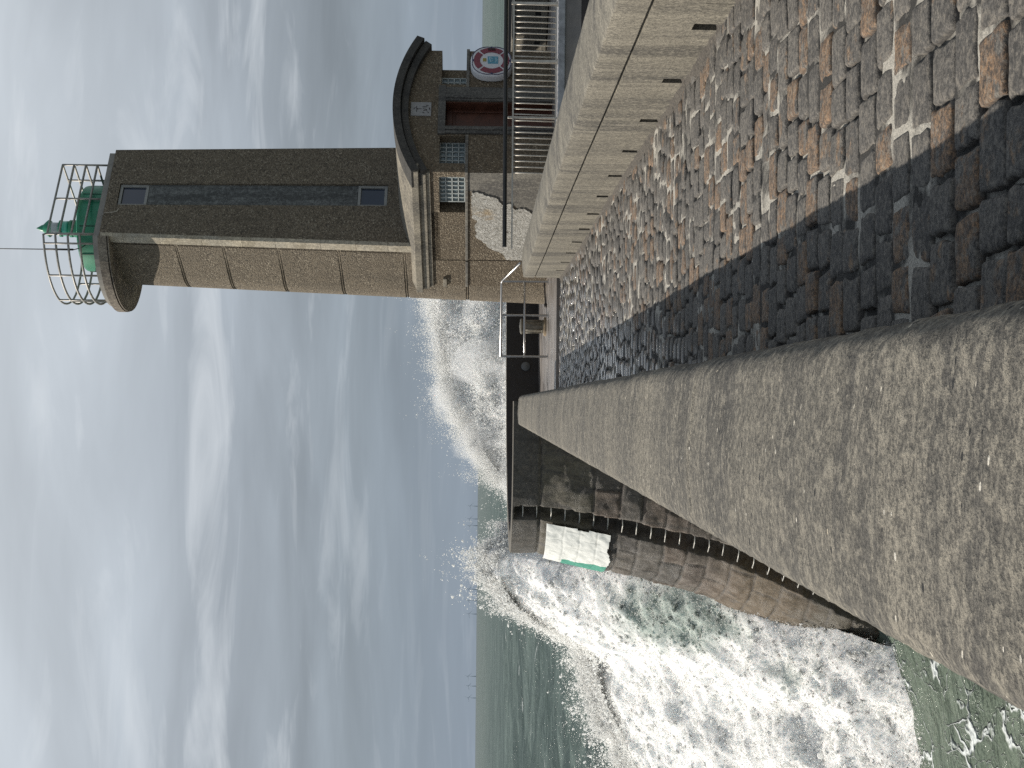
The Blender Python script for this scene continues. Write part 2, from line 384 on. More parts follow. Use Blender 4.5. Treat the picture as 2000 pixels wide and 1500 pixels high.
def build_parapet():
    # cross-section from outer foot over the top to the inner foot
    prof=[(-1.1,-9.),(-.62,-3.),(-.47,-.4),(-.455,.74),(-.445,.80),(-.425,.828),(-.40,.842)]
    for k in range(1,16):
        u=k/16; prof.append((-.40+.47*u,.842-.012*u+.016*math.sin(PI*u)))
    for a in range(0,91,10):
        r=math.radians(a); prof.append((.075+.095*math.sin(r),.735+.095*math.cos(r)))
    prof+=[(.172,.5),(.176,.2),(.18,-.3)]
    prof=np.array(prof); ys=np.concatenate([np.arange(-8,1.4,.3),np.arange(1.4,8,.02),np.arange(8,29.4,.06)])
    n=len(prof)
    X=np.repeat(prof[:,0][:,None],len(ys),1); Z=np.repeat(prof[:,1][:,None],len(ys),1); Y=np.repeat(ys[None],n,0)
    nz=fbm(np.stack([X*5,Y*3,Z*5],-1),4,21)-.5; up=np.clip((Z-.3)/.4,0,1)
    n2=fbm(np.stack([X*30,Y*30,Z*30],-1),3,31)-.5
    Z=Z+up*(nz*.022+n2*.007)*np.clip(((X+.5))/.1,0,1); X=X+up*(nz*.012+n2*.010)
    for j,dep in ((5.1,.010),(10.15,.01),(15.2,.01),(20.2,.01),(25.3,.01)):
        c=np.exp(-((Y-j-.03*np.sin(X*14)-.02*(fbm(np.stack([X*8,Y*0,Z*8],-1),3,5)-.5))/.012)**2); Z-=c*dep*up; 
    Z=Z+gz(Y)
    o=npmesh('parapet_wall',np.stack([X,Y,Z],-1).reshape(-1,3),grid_faces(n,len(ys),True),M_PARA)
    # end face
    tag(o,'broad rounded sunlit concrete parapet along the left side of the paved jetty','parapet')
    e=MB(); m=len(ys)-1
    pts=[(float(X[i,m]),float(Y[i,m]),float(Z[i,m])) for i in range(n)]
    e.add(pts,[tuple(range(n))]); eo=e.build('end_face',M_PARA,o)
build_parapet()

def build_low_wall():
    XI=2.59; XO=3.27; Y0,Y1=-8,29.2; top=.765; gr=.525
    # drainage slots every 1.6 m
    slots=[9.62-1.6*k for k in range(1,6)]+[9.62+1.62*k for k in range(0,13)]
    slots=sorted(s for s in slots if Y0<s<Y1-.3)
    prof=[(XI,.185),(XI,.36),(XI,gr-.016),(XI+.03,gr-.010),(XI+.03,gr+.010),(XI-.004,gr+.016),(XI-.004,.64),(XI+.002,.750),(XI+.005,.757),(XI+.014,.763),(XI+.045,.769)]
    for k in range(1,14):
        u=k/14; prof.append((XI+.045+u*(XO-XI-.09),.768+.035*math.sin(PI*u*.9)))
    prof+=[(XO-.02,.765),(XO,.70),(XO,.2),(XO+.1,-9)]
    prof=np.array(prof); ys=np.concatenate([np.arange(Y0,7,.3),np.arange(7,15,.04),np.arange(15,Y1+.01,.08)])
    n=len(prof); X=np.repeat(prof[:,0][:,None],len(ys),1); Z=np.repeat(prof[:,1][:,None],len(ys),1); Y=np.repeat(ys[None],n,0)
    nz=fbm(np.stack([X*4,Y*3,Z*4],-1),4,41)-.5; n2=fbm(np.stack([X*25,Y*25,Z*25],-1),3,44)-.5
    m=np.clip((Z-.2)/.1,0,1); X=X+m*(nz*.007+n2*.004); Z=Z+m*np.clip((Z-.5)/.2,0,1)*(nz*.006+n2*.004)
    for s in slots[::4]:
        c=np.exp(-((Y-s-.35)/.012)**2); X+=np.where(Z<.78,c*.008*m,0); Z-=c*.006*np.clip((Z-.7)/.05,0,1)
    X=X+.012*np.sin(Y*.45)
    Z=Z+gz(Y)
    o=npmesh('low_wall',np.stack([X,Y,Z],-1).reshape(-1,3),grid_faces(n,len(ys),True),M_WALL); o.data.set_sharp_from_angle(angle=math.radians(28))
    tag(o,'low concrete wall with drain slots along its foot, right of the paved jetty','wall')
    b=MB(); ya=Y0
    for s in slots+[Y1+.03]:
        yb=s-.075 if s<Y1 else Y1
        seg=max(1,int((yb-ya)/.4))
        for k in range(seg):
            p,q=ya+(yb-ya)*k/seg,ya+(yb-ya)*(k+1)/seg
            xo=.012*math.sin((p+q)*.225)
            b.add([(XI+xo,p,-.1+gz(p)),(XI+xo,q,-.1+gz(q)),(XI+.5,q,-.1+gz(q)),(XI+.5,p,-.1+gz(p)),(XI+xo+.002,p,  .186+gz(p)),(XI+xo+.002,q,  .186+gz(q)),(XI+.5,q,  .186+gz(q)),(XI+.5,p,  .186+gz(p))],
                [(0,3,2,1),(4,5,6,7),(0,1,5,4),(1,2,6,5),(2,3,7,6),(3,0,4,7)])
        ya=s+.075
    dk=m_plain('drain_shade',(.006,.006,.006),.9)
    for s in slots: MB().box(XI+.045,XI+.3,s-.0745,s+.0745,-.1+gz(s),.185+gz(s)).build('drain_shade_box',dk,o)  # near-black boxes fill the slots: their inner shade put in as colour
    b.box(XI+.48,XI+.6,Y0,Y1,-.3,.2)
    b.build('wall_foot',M_WALL,o)
    e=MB(); k=len(ys)-1; e.add([(float(X[i,k]),float(Y[i,k]),float(Z[i,k])) for i in range(n)],[tuple(range(n))]); e.build('wall_end',M_WALL,o)
build_low_wall()

# gritty silt and crumbled mortar along the foot of the low wall
def build_silt():
    t=NT('silt'); n=t.noise(40,5,.7); c=t.mix(t.mr(n,.35,.65),(.050,.046,.042),(.145,.128,.108)); m=t.set(color=c,rough=.95,normal=t.bump(n,.8,.02))
    ys=np.arange(1,29.2,.05); us=np.linspace(0,1,7); U,Y=np.meshgrid(us,ys,indexing='ij')
    wv=.03+.55*np.clip(fbm(np.stack([Y*1.6,0*Y,0*Y],-1),5,8,.65)-.28,0,1)
    X=2.62-U*wv; Z=gz(Y)+.028*(1-U)**1.5-.022*U+.03*(fbm(np.stack([X*20,Y*20,0*Y],-1),3,3)-.5)
    o=npmesh('silt_strip',np.stack([X,Y,Z],-1).reshape(-1,3),grid_faces(7,len(ys)),m); tag(o,'dark gritty silt gathered along the foot of the low wall','silt',kind='stuff')
build_silt()

# ------------------------------------------------------------------ pier head: deck and enclosing wall
DECK=-.02
def arc_pts():
    P=[(.05,30.0),(-.3,30.0),(-.9,30.0)]
    for a in range(0,92,6):
        r=math.radians(a); P.append((-.9-2.35*math.sin(r)-.15*(a/90),32.35-2.35*math.cos(r)))
    P+=[(-3.42,33.2),(-3.2,34.3),(-2.75,35.4),(-2.0,36.6),(-.9,37.7),(.6,38.6),(2.6,39.3),(5,39.9),(9,40.5),(14,41)]
    return P
def resample(P,step):
    P=np.array(P,float); L=np.concatenate([[0],np.cumsum(np.hypot(*np.diff(P,axis=0).T))]); n=int(L[-1]/step)+1
    s=np.linspace(0,L[-1],n); return np.stack([np.interp(s,L,P[:,0]),np.interp(s,L,P[:,1])],-1),s
def smooth_poly(P,k):
    P=P.copy()
    for _ in range(k): P[1:-1]=.25*P[:-2]+.5*P[1:-1]+.25*P[2:]
    return P
def plan_normals(P):
    t=np.gradient(P,axis=0); t/=np.hypot(*t.T)[:,None]; return np.stack([-t[:,1],t[:,0]],-1)*-1
def batter(z): return np.where(z<.25,.235*(.25-z),0.)+.26*np.clip(-3.6-z,0,9)
HEADP,HEADS=resample(arc_pts(),.03); HEADP=smooth_poly(HEADP,30); HEADN=plan_normals(HEADP)
if HEADN[len(HEADN)//4][0]>0: HEADN=-HEADN
iL=int(np.argmin(np.hypot(HEADP[:,0]+2.40,HEADP[:,1]-30.36)))   # ladder position
def build_head_wall():
    t=NT('old_harbour_wall'); tint=t.attr('tint'); joint=t.attr('joint'); P=t.geo(); z=t.sep(P)[2]
    n=t.noise(3,7,.65,.3); g=t.noise(45,4,.75); st=t.noise(1.,7,.65,.3,vec=t.mapv((4.5,4.5,.5)))
    stone=t.ramp(tint,[(0,(.055,.047,.042)),(.3,(.10,.085,.068)),(.55,(.125,.10,.078)),(.75,(.15,.105,.075)),(.9,(.09,.08,.072)),(1,(.19,.16,.125))])
    conc=t.mix(t.mr(st,.38,.64),(.065,.058,.048),(.185,.16,.105))
    conc=t.mix(t.mr(z,.22,.32),conc,t.mix(n,(.075,.068,.06),(.11,.10,.085)))
    hi=t.mr(t.ma('ADD',z,t.ma('MULTIPLY',t.ma('SUBTRACT',n,.5),.5)),-.92,-.8)
    col=t.mix(hi,stone,conc)
    low=t.mr(t.ma('ADD',z,t.ma('MULTIPLY',t.ma('SUBTRACT',n,.5),1.4)),-5.6,-5.0); col=t.mix(low,(.105,.088,.06),col)
    bro=t.ma('MULTIPLY',t.mr(z,-3.4,-4.2),low); col=t.mix(t.ma('MULTIPLY',bro,.7),col,(.17,.115,.055))
    col=t.mix(t.mr(n,.5,.72,0,.5),col,(.04,.038,.034)); col=t.mix(joint,col,t.mix(t.mr(n,.5,.6),(.02,.018,.016),(.2,.17,.14)))
    col=t.mix(t.mr(g,.42,.55,.65,0),col,(.02,.018,.016)); col=t.mix(t.mr(t.noise(11,6,.75),.53,.62,0,.55),col,(.17,.145,.115)); col=t.mix(t.mr(st,.55,.64,0,.5),col,(.035,.032,.028))
    m=t.set(color=col,rough=t.mr(n,.4,.6,.45,.8),normal=t.bump(t.ma('ADD',g,n),.7,.03))
    # outer face, detailed
    i0,i1=0,int(np.argmin(np.abs(HEADS-HEADS[iL]-6.5))); P=HEADP[i0:i1]; N=HEADN[i0:i1]; S=HEADS[i0:i1]
    zs=np.concatenate([[.842,.835],np.arange(.81,-8.6,-.035)]); nz=len(zs)
    Sg=np.repeat(S[:,None],nz,1); Zg=np.repeat(zs[None],len(S),0)
    rg=np.random.default_rng(17)
    courses=[-.85]; 
    while courses[-1]>-9: courses.append(courses[-1]-(.40+.22*rg.random()))
    ci=np.searchsorted(-np.array(courses),-Zg)   # course index
    jd=np.full(Zg.shape,9.); tint_a=np.zeros(Zg.shape); bulge=np.zeros(Zg.shape)
    wz=(fbm(np.stack([Sg*2,Zg*2,0*Zg],-1),3,3)-.5)*.07
    ca=np.array(courses+[-99])
    for c in range(1,len(courses)):
        msk=ci==c; top,bot=courses[c-1],courses[c]
        off=rg.random()*.8; wd=.75+.5*rg.random()
        bx=np.floor((Sg+off+wz)/wd); fx=(Sg+off+wz)/wd-bx
        dj=np.minimum(np.minimum(fx,1-fx)*wd,np.minimum(np.abs(Zg+wz-top),np.abs(Zg+wz-bot)))
        tn=_h(bx.astype(int),np.full(bx.shape,c),0*bx.astype(int),5)
        jd=np.where(msk,dj,jd); tint_a=np.where(msk,tn,tint_a)
    up=ci==0
    jd=np.where(up,np.minimum(np.abs(Zg-.25-wz*.6),9.),jd)
    joint_a=np.clip(1-jd/.028,0,1)
    D=batter(Zg)-.035*np.clip(1-jd/.04,0,1)**1.0+(fbm(np.stack([Sg*3,Zg*3,0*Zg],-1),4,12)-.5)*.10*np.clip((.25-Zg)/.4,.15,1)+(tint_a-.5)*.04*(~up)
    # ladder recess, drifting left as the wall flares
    sl=HEADS[iL]+np.clip((-.9-Zg)*.075,0,.45)
    q=np.abs(Sg-sl)+(fbm(np.stack([Sg*6,Zg*5,0*Zg],-1),3,22)-.5)*.05
    rec=np.clip((.17-q)/.03,0,1)*np.clip((.80-Zg)/.03,0,1); D-=rec*.38; joint_a*=1-rec
    # second, wider hollow low to the right of the ladder
    q2=np.abs(Sg-(HEADS[iL]-.75+(-3.2-Zg)*.03))+(fbm(np.stack([Sg*4,Zg*4,0*Zg],-1),3,25)-.5)*.12
    rec2=np.clip((.16-q2)/.05,0,1)*np.clip((-3.1-Zg)/.08,0,1); D-=rec2*.35; joint_a*=1-rec2
    Xg=P[:,0][:,None]+N[:,0][:,None]*D; Yg=P[:,1][:,None]+N[:,1][:,None]*D
    o=npmesh('pier_head_wall',np.stack([Xg,Yg,Zg],-1).reshape(-1,3),grid_faces(len(S),nz,True),m,attrs={'tint':tint_a.ravel(),'joint':joint_a.ravel()})
    tag(o,'dark weathered stone-block wall of the pier head, with a white painted patch','wall')
    # coping + inner face, all the way round
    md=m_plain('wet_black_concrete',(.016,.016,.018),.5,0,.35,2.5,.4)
    k=MB(); Q=HEADP[i0::12]; NN=HEADN[i0::12]; pi=[]
    prof=[(-.0,.836),(-.02,.848),(-.46,.852),(-.48,.84)]
    mt=m_plain('coping_concrete',(.13,.118,.098),.85,0,.3,5,.5)
    vs=[];n=len(Q)
    for j in range(n):
        for dd,zz in prof: vs.append((Q[j][0]+NN[j][0]*dd,Q[j][1]+NN[j][1]*dd,zz))
    fs=[(j*4+a,(j+1)*4+a,(j+1)*4+a+1,j*4+a+1) for j in range(n-1) for a in range(3)]
    k.add(vs,fs); k.build('coping',mt,o,True)
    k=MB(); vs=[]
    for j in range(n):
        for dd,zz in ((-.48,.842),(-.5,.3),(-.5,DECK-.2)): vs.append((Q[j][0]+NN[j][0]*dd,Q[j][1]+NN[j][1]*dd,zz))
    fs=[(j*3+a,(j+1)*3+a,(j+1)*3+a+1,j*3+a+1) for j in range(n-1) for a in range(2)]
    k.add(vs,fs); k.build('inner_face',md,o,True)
    # far outer face
    Q=HEADP[i1-1::12]; NN=HEADN[i1-1::12]; n=len(Q); k=MB(); vs=[]
    for j in range(n):
        for zz in (.84,.25,-9.): 
            b=float(batter(np.array(zz))); vs.append((Q[j][0]+NN[j][0]*b,Q[j][1]+NN[j][1]*b,zz))
    fs=[(j*3+a,(j+1)*3+a,(j+1)*3+a+1,j*3+a+1) for j in range(n-1) for a in range(2)]
    k.add(vs,fs); k.build('sea_face',m,o,True)
    # white painted leading mark
    zz=np.arange(.10,-1.33,-.02); sa=HEADS[iL]+.20; ss=np.arange(sa,sa+2.1,.02)
    Sg,Zg=np.meshgrid(ss,zz,indexing='ij')
    Pp=np.stack([np.interp(ss,HEADS,HEADP[:,0]),np.interp(ss,HEADS,HEADP[:,1])],-1); Np=np.stack([np.interp(ss,HEADS,HEADN[:,0]),np.interp(ss,HEADS,HEADN[:,1])],-1)
    wz=(fbm(np.stack([Sg*2,Zg*2,0*Zg],-1),3,3)-.5)*.07
    dd=9+0*Zg
    for c in (.1,-.28,-.62,-.98,-1.34): dd=np.minimum(dd,np.abs(Zg+wz-c))
    kc=np.floor((-Zg+wz)/.36); fx=((Sg+wz+.31*kc)/.52)%1; dd=np.minimum(dd,np.minimum(fx,1-fx)*.52)
    D=batter(Zg)+.07-.010*np.clip(1-dd/.022,0,1)+(fbm(np.stack([Sg*5,Zg*5,0*Zg],-1),3,19)-.5)*.05
    sh=np.clip((-.9-Zg)*.075,0,.45)
    Xg=np.interp(Sg+sh,HEADS,HEADP[:,0])+np.interp(Sg+sh,HEADS,HEADN[:,0])*D; Yg=np.interp(Sg+sh,HEADS,HEADP[:,1])+np.interp(Sg+sh,HEADS,HEADN[:,1])*D
    t=NT('white_wall_paint'); n=t.noise(6,6,.7); jn=t.attr('joint'); c=t.mix(t.mr(n,.55,.75,0,.35),(.72,.73,.70),(.42,.41,.37)); c=t.mix(t.ma('MULTIPLY',jn,t.mr(n,.45,.65,0,.6)),c,(.3,.29,.26)); c=t.mix(t.attr('green'),c,(.05,.28,.2))
    m2=t.set(color=c,rough=.7,normal=t.bump(n,.4,.02))
    F=grid_faces(len(ss),len(zz),True); cen=np.array([Sg.ravel()[F].mean(1),Zg.ravel()[F].mean(1)]).T
    edge=sa+2.0; keep=cen[:,1]>-1.14-.26*(fbm(np.stack([cen[:,0]*2.5,0*cen[:,0],0*cen[:,0]],-1),3,4))
    keep&=cen[:,0]>sa+.03*np.floor(3*fbm(np.stack([cen[:,1]*3,0*cen[:,0],0*cen[:,0]],-1),2,9))-.03
    o2=npmesh('painted_mark',np.stack([Xg,Yg,Zg],-1).reshape(-1,3),F[keep],m2,o,attrs={'joint':np.clip(1-dd/.02,0,1).ravel(),'green':((Sg-sa>1.15+.25*Zg+.3)&(Zg<-.3)).astype(float).ravel()})
    o2['label']='white painted patch on the rounded corner'
    return m
M_OLD=build_head_wall()

def build_ladder():
    m=m_plain('galvanised_rung',(.42,.41,.38),.45,.3,.3,20,.2)
    p=HEADP[iL]; r=thing('wall_ladder','iron ladder rungs in the dark recess of the pier head wall','ladder',(float(p[0]),float(p[1]),-8))
    z=.62; k=0
    while z>-6.4:
        s=HEADS[iL]+min(.45,max(0,(-.9-z)*.075)); b=float(batter(np.array(z)))-.05
        X=np.interp(s,HEADS,HEADP[:,0]);Y=np.interp(s,HEADS,HEADP[:,1]);nx=np.interp(s,HEADS,HEADN[:,0]);ny=np.interp(s,HEADS,HEADN[:,1]); tx,ty=-ny,nx
        q=MB(); w=.155; c=(X+nx*b,Y+ny*b); dp=.2; sag=.02*random.random()
        pts=[(c[0]-tx*w-nx*dp,c[1]-ty*w-ny*dp,z),(c[0]-tx*w,c[1]-ty*w,z),(c[0],c[1],z-sag),(c[0]+tx*w,c[1]+ty*w,z),(c[0]+tx*w-nx*dp,c[1]+ty*w-ny*dp,z)]
        q.tube([(a-p[0],bb-p[1],zz+8) for a,bb,zz in pts],.013,6); q.build('rung',m,r,True)
        z-=.302; k+=1
build_ladder()

def build_deck():
    t=NT('deck_concrete'); n=t.noise(1.3,6,.6,.4); st=t.noise(1.,6,.62,.3,vec=t.mapv((.5,5,1)))
    c=t.mix(t.mr(st,.4,.62),(.13,.115,.105),(.27,.24,.215)); c=t.mix(t.mr(n,.5,.7,0,.5),c,(.10,.095,.095))
    m=t.set(color=c,rough=t.mr(n,.4,.62,.55,.2),normal=t.bump(t.noise(35,4),.25,.008))
    Q=[tuple(HEADP[i]-HEADN[i]*.49) for i in range(4,len(HEADP),20)]
    Q=[q for q in Q if q[1]>29.9]
    poly=[(14,27.95),(3.2,27.95),(3.2,29.62),(.1,29.62)]+[(float(a),float(b)) for a,b in Q if not(b<30.6 and a>.05)]
    k=MB(); k.prism(poly,DECK-.35,DECK,'z'); o=k.build('pier_deck',m); tag(o,kind='structure')
    # face of the quay below the railing, and its pale edge
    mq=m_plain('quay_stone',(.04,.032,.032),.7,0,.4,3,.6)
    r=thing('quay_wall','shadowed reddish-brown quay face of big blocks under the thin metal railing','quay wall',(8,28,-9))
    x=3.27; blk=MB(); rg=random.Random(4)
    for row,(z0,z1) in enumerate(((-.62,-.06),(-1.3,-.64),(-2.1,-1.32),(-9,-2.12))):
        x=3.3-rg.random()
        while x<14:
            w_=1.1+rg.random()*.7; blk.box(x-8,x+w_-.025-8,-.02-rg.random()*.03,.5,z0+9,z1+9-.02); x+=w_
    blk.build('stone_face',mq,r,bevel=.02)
    mc=m_plain('pale_edge',(.33,.33,.34),.5,0,.35,6,.3); e=MB(); e.box(3.3-8,14-8,-.1,.35,-.055+9,.088+9); e.build('edge_beam',mc,r,bevel=.02)
build_deck()

# ------------------------------------------------------------------ lit wall at the far right
def build_right_wall():
    r=thing('sea_wall','grainy sunlit concrete wall behind the railing bars, right of the hut','wall',(8.2,36,0),math.atan2(-2.7,2.0))
    k=MB(); k.box(-1.2,6,0,.5,0,.80); k.box(-1.2,6,-.05,0.0,.0,.15); k.box(-1.2,6,-.03,.53,.80,.86); k.build('wall_body',M_PARA,r,bevel=.02)
    d=m_plain('scupper_shade',(.01,.01,.012),.9)
    for x in (1.15,2.05): MB().box(x,x+.12,-.006,.02,.17,.30).build('scupper_shade_box',d,r)  # black boxes on the face, painting the shade inside two drain holes
build_right_wall()

# ------------------------------------------------------------------ hut
ANG=math.radians(33); A=Vector((5.046,31.0,0)); D1=Vector((math.cos(ANG),math.sin(ANG),0)); D2=Vector((-math.sin(ANG),math.cos(ANG),0))
M_PEB=m_pebble('pebble_render',(.10,.078,.052),(.185,.142,.092),(.30,.25,.18),34)
M_PEBD=m_pebble('pebble_render_brown',(.080,.065,.046),(.205,.165,.115),(.30,.255,.19),34)
M_CORN=m_concrete('cornice_concrete',(.30,.265,.205),(.23,.205,.16),(.11,.10,.085),streak=(1.5,1.5,.4),grain=60,bump=.4,bdist=.008,fleck=False)
M_DARKC=m_concrete('dark_cornice',(.072,.067,.058),(.05,.047,.042),(.03,.029,.027),streak=(2,2,.4),grain=50,bump=.4,bdist=.008,fleck=False)
M_GREYC=m_concrete('grey_render',(.20,.185,.155),(.15,.14,.12),(.085,.08,.075),streak=(2.,2.,.5),grain=45,bump=.4,bdist=.008,fleck=False)
def arc(s0,s1,zend,zpk,n=28):
    h=(s1-s0)/2; rise=zpk-zend; R=(h*h+rise*rise)/(2*rise); c=(s0+s1)/2
    return [(s, zpk-R+math.sqrt(R*R-(s-c)**2)) for s in np.linspace(s0,s1,n)]
def m_glassblock():
    t=NT('glass_block'); n=t.noise(9,3); c=t.mix(n,(.06,.085,.095),(.15,.19,.20)); return t.set(color=c,rough=.12,spec=.8,normal=t.bump(t.noise(14,2),.3,.03))
M_GB=m_glassblock(); M_GBAR=m_plain('glass_block_joint',(.36,.39,.38),.7,0,.2,10,.2)
def glassblocks(root,axis,a0,a1,z0,z1,dep):
    """a wall of glass bricks; axis 'x' (facade) or 'y' (sunny side)"""
    nz=4; na=max(2,round((a1-a0)/((z1-z0)/4))); k=MB(); b=MB()
    def bx(m,p0,p1,d0,d1,q0,q1):
        if axis=='x': m.box(p0,p1,d0,d1,q0,q1)
        else: m.box(d0,d1,p0,p1,q0,q1)
    wa=(a1-a0)/na; wz=(z1-z0)/nz
    w=MB(); bx(w,a0,a1,dep+.02,dep+.08,z0,z1); wo=w.build('window',M_GBAR,root)
    for i in range(na):
        for j in range(nz):
            bx(k,a0+i*wa+.014,a0+(i+1)*wa-.014,dep-.004,dep+.03,z0+j*wz+.014,z0+(j+1)*wz-.014)
    for i in range(na+1): bx(b,a0+i*wa-.012,a0+i*wa+.012,dep-.03,dep+.03,z0,z1)
    for j in range(nz+1): bx(b,a0,a1,dep-.03,dep+.03,z0+j*wz-.012,z0+j*wz+.012)
    k.build('glass_bricks',M_GB,wo,bevel=.02); b.build('glazing_bars',M_GBAR,wo)
def build_hut():
    r=thing('harbour_hut','small brown pebble-dashed hut with curved gable and wooden door below the light tower','hut',A,ANG)
    k=MB(); W=3.78
    # facade
    k.box(0,1.346,0,.32,-.2,1.87); k.box(2.141,W,0,.32,-.2,1.87)
    k.box(0,.262,.0,.16,1.87,2.51); k.box(1.073,1.346,0,.32,1.87,2.51); k.box(2.141,2.69,0,.32,1.87,2.51)
    k.box(.262,1.073,.30,.4,1.87,2.51); k.box(3.10,3.46,.30,.45,1.87,2.51); k.box(2.69,3.10,.36,.45,1.87,2.51)
    inner=arc(.0,3.9,2.78,3.25); inner=[(min(s,W),z) for s,z in inner]
    k.prism([(W,2.51),(0,2.51)]+inner,0,.32,'y')
    # sunny side
    k.box(0,.3,.322,3.04,-.2,1.87); k.box(0.012,.3,3.04,3.08,-.2,2.7); k.box(0,.3,3.08,4.04,-.2,2.7)
    k.box(0,.3,1.345,3.04,1.87,2.7); k.box(.0,.3,.322,3.04,2.512,2.7); k.box(.3,.36,.16,1.345,1.87,2.51)
    # closing walls
    k.box(W-.3,W,.322,4.0,-.2,1.87); k.box(W-.36,W-.3,.46,4.0,1.87,2.6); k.box(W-.3,W,.322,4.0,2.512,2.76)
    k.build('wall',M_PEB,r)
    # string course, frames
    for bb in ((-.035,1.10,-.035,.30,1.868,1.938),(2.5,W+.035,-.035,.28,1.868,1.938),(-.035,.28,.302,3.035,1.868,1.93),(-.035,.28,3.085,4.05,1.868,1.93)): MB().box(*bb).build('string_course',M_GREYC,r,bevel=.01)
    # cornice on the sunny side: three fillets
    c=MB(); c.box(-.15,.1,-.16,4.14,2.95,3.11); c.box(-.10,.1,.0,4.08,2.925,2.95); c.box(-.09,.1,.0,4.07,2.79,2.925); c.box(-.045,.1,.0,4.05,2.70,2.79)
    c.build('cornice',M_CORN,r,bevel=.012)
    # curved gable moulding
    g=MB(); out=arc(-.17,4.06,3.10,3.585); mid=arc(-.10,3.98,2.90,3.38); mi2=arc(-.10,3.98,2.93,3.41); inn=arc(-.02,3.86,2.76,3.235)
    g.strip(mi2,out,-.20,.34,'y'); g.strip(mid,mi2,-.06,.34,'y'); g.strip(inn,mid,-.12,.34,'y'); g.build('gable_moulding',M_DARKC,r)
    # barrel roof
    ro=arc(-.14,4.03,3.085,3.565); ri=arc(-.14,4.03,2.96,3.44); q=MB(); q.strip(ri,ro,.342,4.1,'y'); q.build('roof',M_CORN,r)
    # lintel band over the sunny window and grey patch panels
    p=MB(); p.prism([(.01,-.1),(.01,1.862),(.60,1.862),(.74,1.45),(.95,1.2),(1.1,.8),(1.5,.55),(1.7,-.1)],-.006,.0,'x'); p.build('grey_patch',M_GREYC,r)
    # flaking white plaster
    rg=random.Random(3); base=[(.62,1.78),(.9,1.80),(1.3,1.79),(1.5,1.76),(1.6,1.66),(1.8,1.70),(2.0,1.67),(2.2,1.69),(2.35,1.50),(2.5,1.44),(2.62,1.30),(2.72,1.12),(2.85,1.02),(3.0,.95),(3.02,.5),(3.02,-.1),(1.4,-.1),(1.35,.4),(1.15,.62),(1.2,.8),(.98,.95),(1.05,1.1),(.82,1.22),(.74,1.45),(.66,1.6)]
    P=[]
    for i in range(len(base)):
        a,b=base[i],base[(i+1)%len(base)]
        for u in np.linspace(0,1,6)[:-1]: P.append((a[0]+(b[0]-a[0])*u+rg.uniform(-.022,.022),min(1.83,a[1]+(b[1]-a[1])*u+rg.uniform(-.022,.022))))
    t=NT('old_plaster'); n=t.noise(3.2,8,.7,.6); n2=t.noise(1.4,5,.6,.4,vec=t.mapv((1,1,1),loc=(4,2,2))); g=t.noise(16,6,.75,.8)
    c_=t.mix(t.mr(g,.40,.62),(.27,.255,.22),(.60,.585,.54)); c_=t.mix(t.mr(n2,.56,.68,0,.75),c_,(.38,.26,.12)); c_=t.mix(t.mr(n,.60,.68,0,.8),c_,(.12,.10,.08))
    m=t.set(color=c_,rough=.9,normal=t.bump(t.ma('ADD',n,g),1.,.05))
    q=MB(); q.prism(P,-.03,-.004,'x'); q.build('plaster_patch',m,r,bevel=.01)
    # little leftover block under the cornice
    q=MB(); q.box(-.06,.0,3.72,4.03,2.38,2.47); q.build('bracket',M_CORN,r,bevel=.008)
    # door
    md=m_plain('door_wood',(.075,.027,.015),.55,0,.35,5,.35); mf=M_GREYC
    f=MB(); f.box(1.125,1.346,-.05,.0,-.2,2.395); f.box(2.141,2.56,-.05,.0,-.2,2.395); f.box(1.10,2.60,-.06,.0,2.395,2.56)
    f.box(1.22,1.30,-.075,-.05,-.2,2.395); f.box(2.2,2.3,-.075,-.05,-.2,2.395); f.build('door_frame',M_DARKC2,r,bevel=.008)
    MB().box(2.105,2.139,.005,.268,-.2,2.392).build('door_lining',md,r)
    dd=MB(); dd.box(1.34,2.147,.27,.31,-.2,2.40); do=dd.build('door',md,r)
    e=MB(); e.box(1.36,1.45,.235,.27,-.1,2.37); e.box(2.04,2.13,.235,.27,-.1,2.37); e.box(1.45,2.04,.235,.27,2.24,2.37); e.box(1.45,2.04,.235,.27,.75,.86); e.box(1.50,1.99,.25,.27,.93,2.17)
    e.build('door_panel',md,do,bevel=.012)
    kn=MB(); kn.lathe([(.012,0),(.012,.03),(.034,.045),(.038,.06),(.025,.078),(.005,.085)],n=14); ko=kn.build('door_knob',m_plain('brass',(.45,.33,.14),.35,.9),do,True); ko.rotation_euler=(PI/2,0,0); ko.location=(1.50,.235,1.325)
    for a0,a1 in ((.27,1.073),(2.69,3.10)): glassblocks(r,'x',a0,a1,1.945,2.505,.25)
    glassblocks(r,'y',.16,1.10,1.945,2.505,.14)
    rv=MB(); rv.box(.02,.299,1.10,1.343,1.94,2.51); 
    # deep shaded reveal of the sunny window
    return r
M_DARKC2=m_concrete('door_surround',(.135,.128,.112),(.10,.096,.086),(.055,.053,.05),streak=(3,3,.4),grain=50,bump=.3,bdist=.006,fleck=False)
HUT=build_hut()

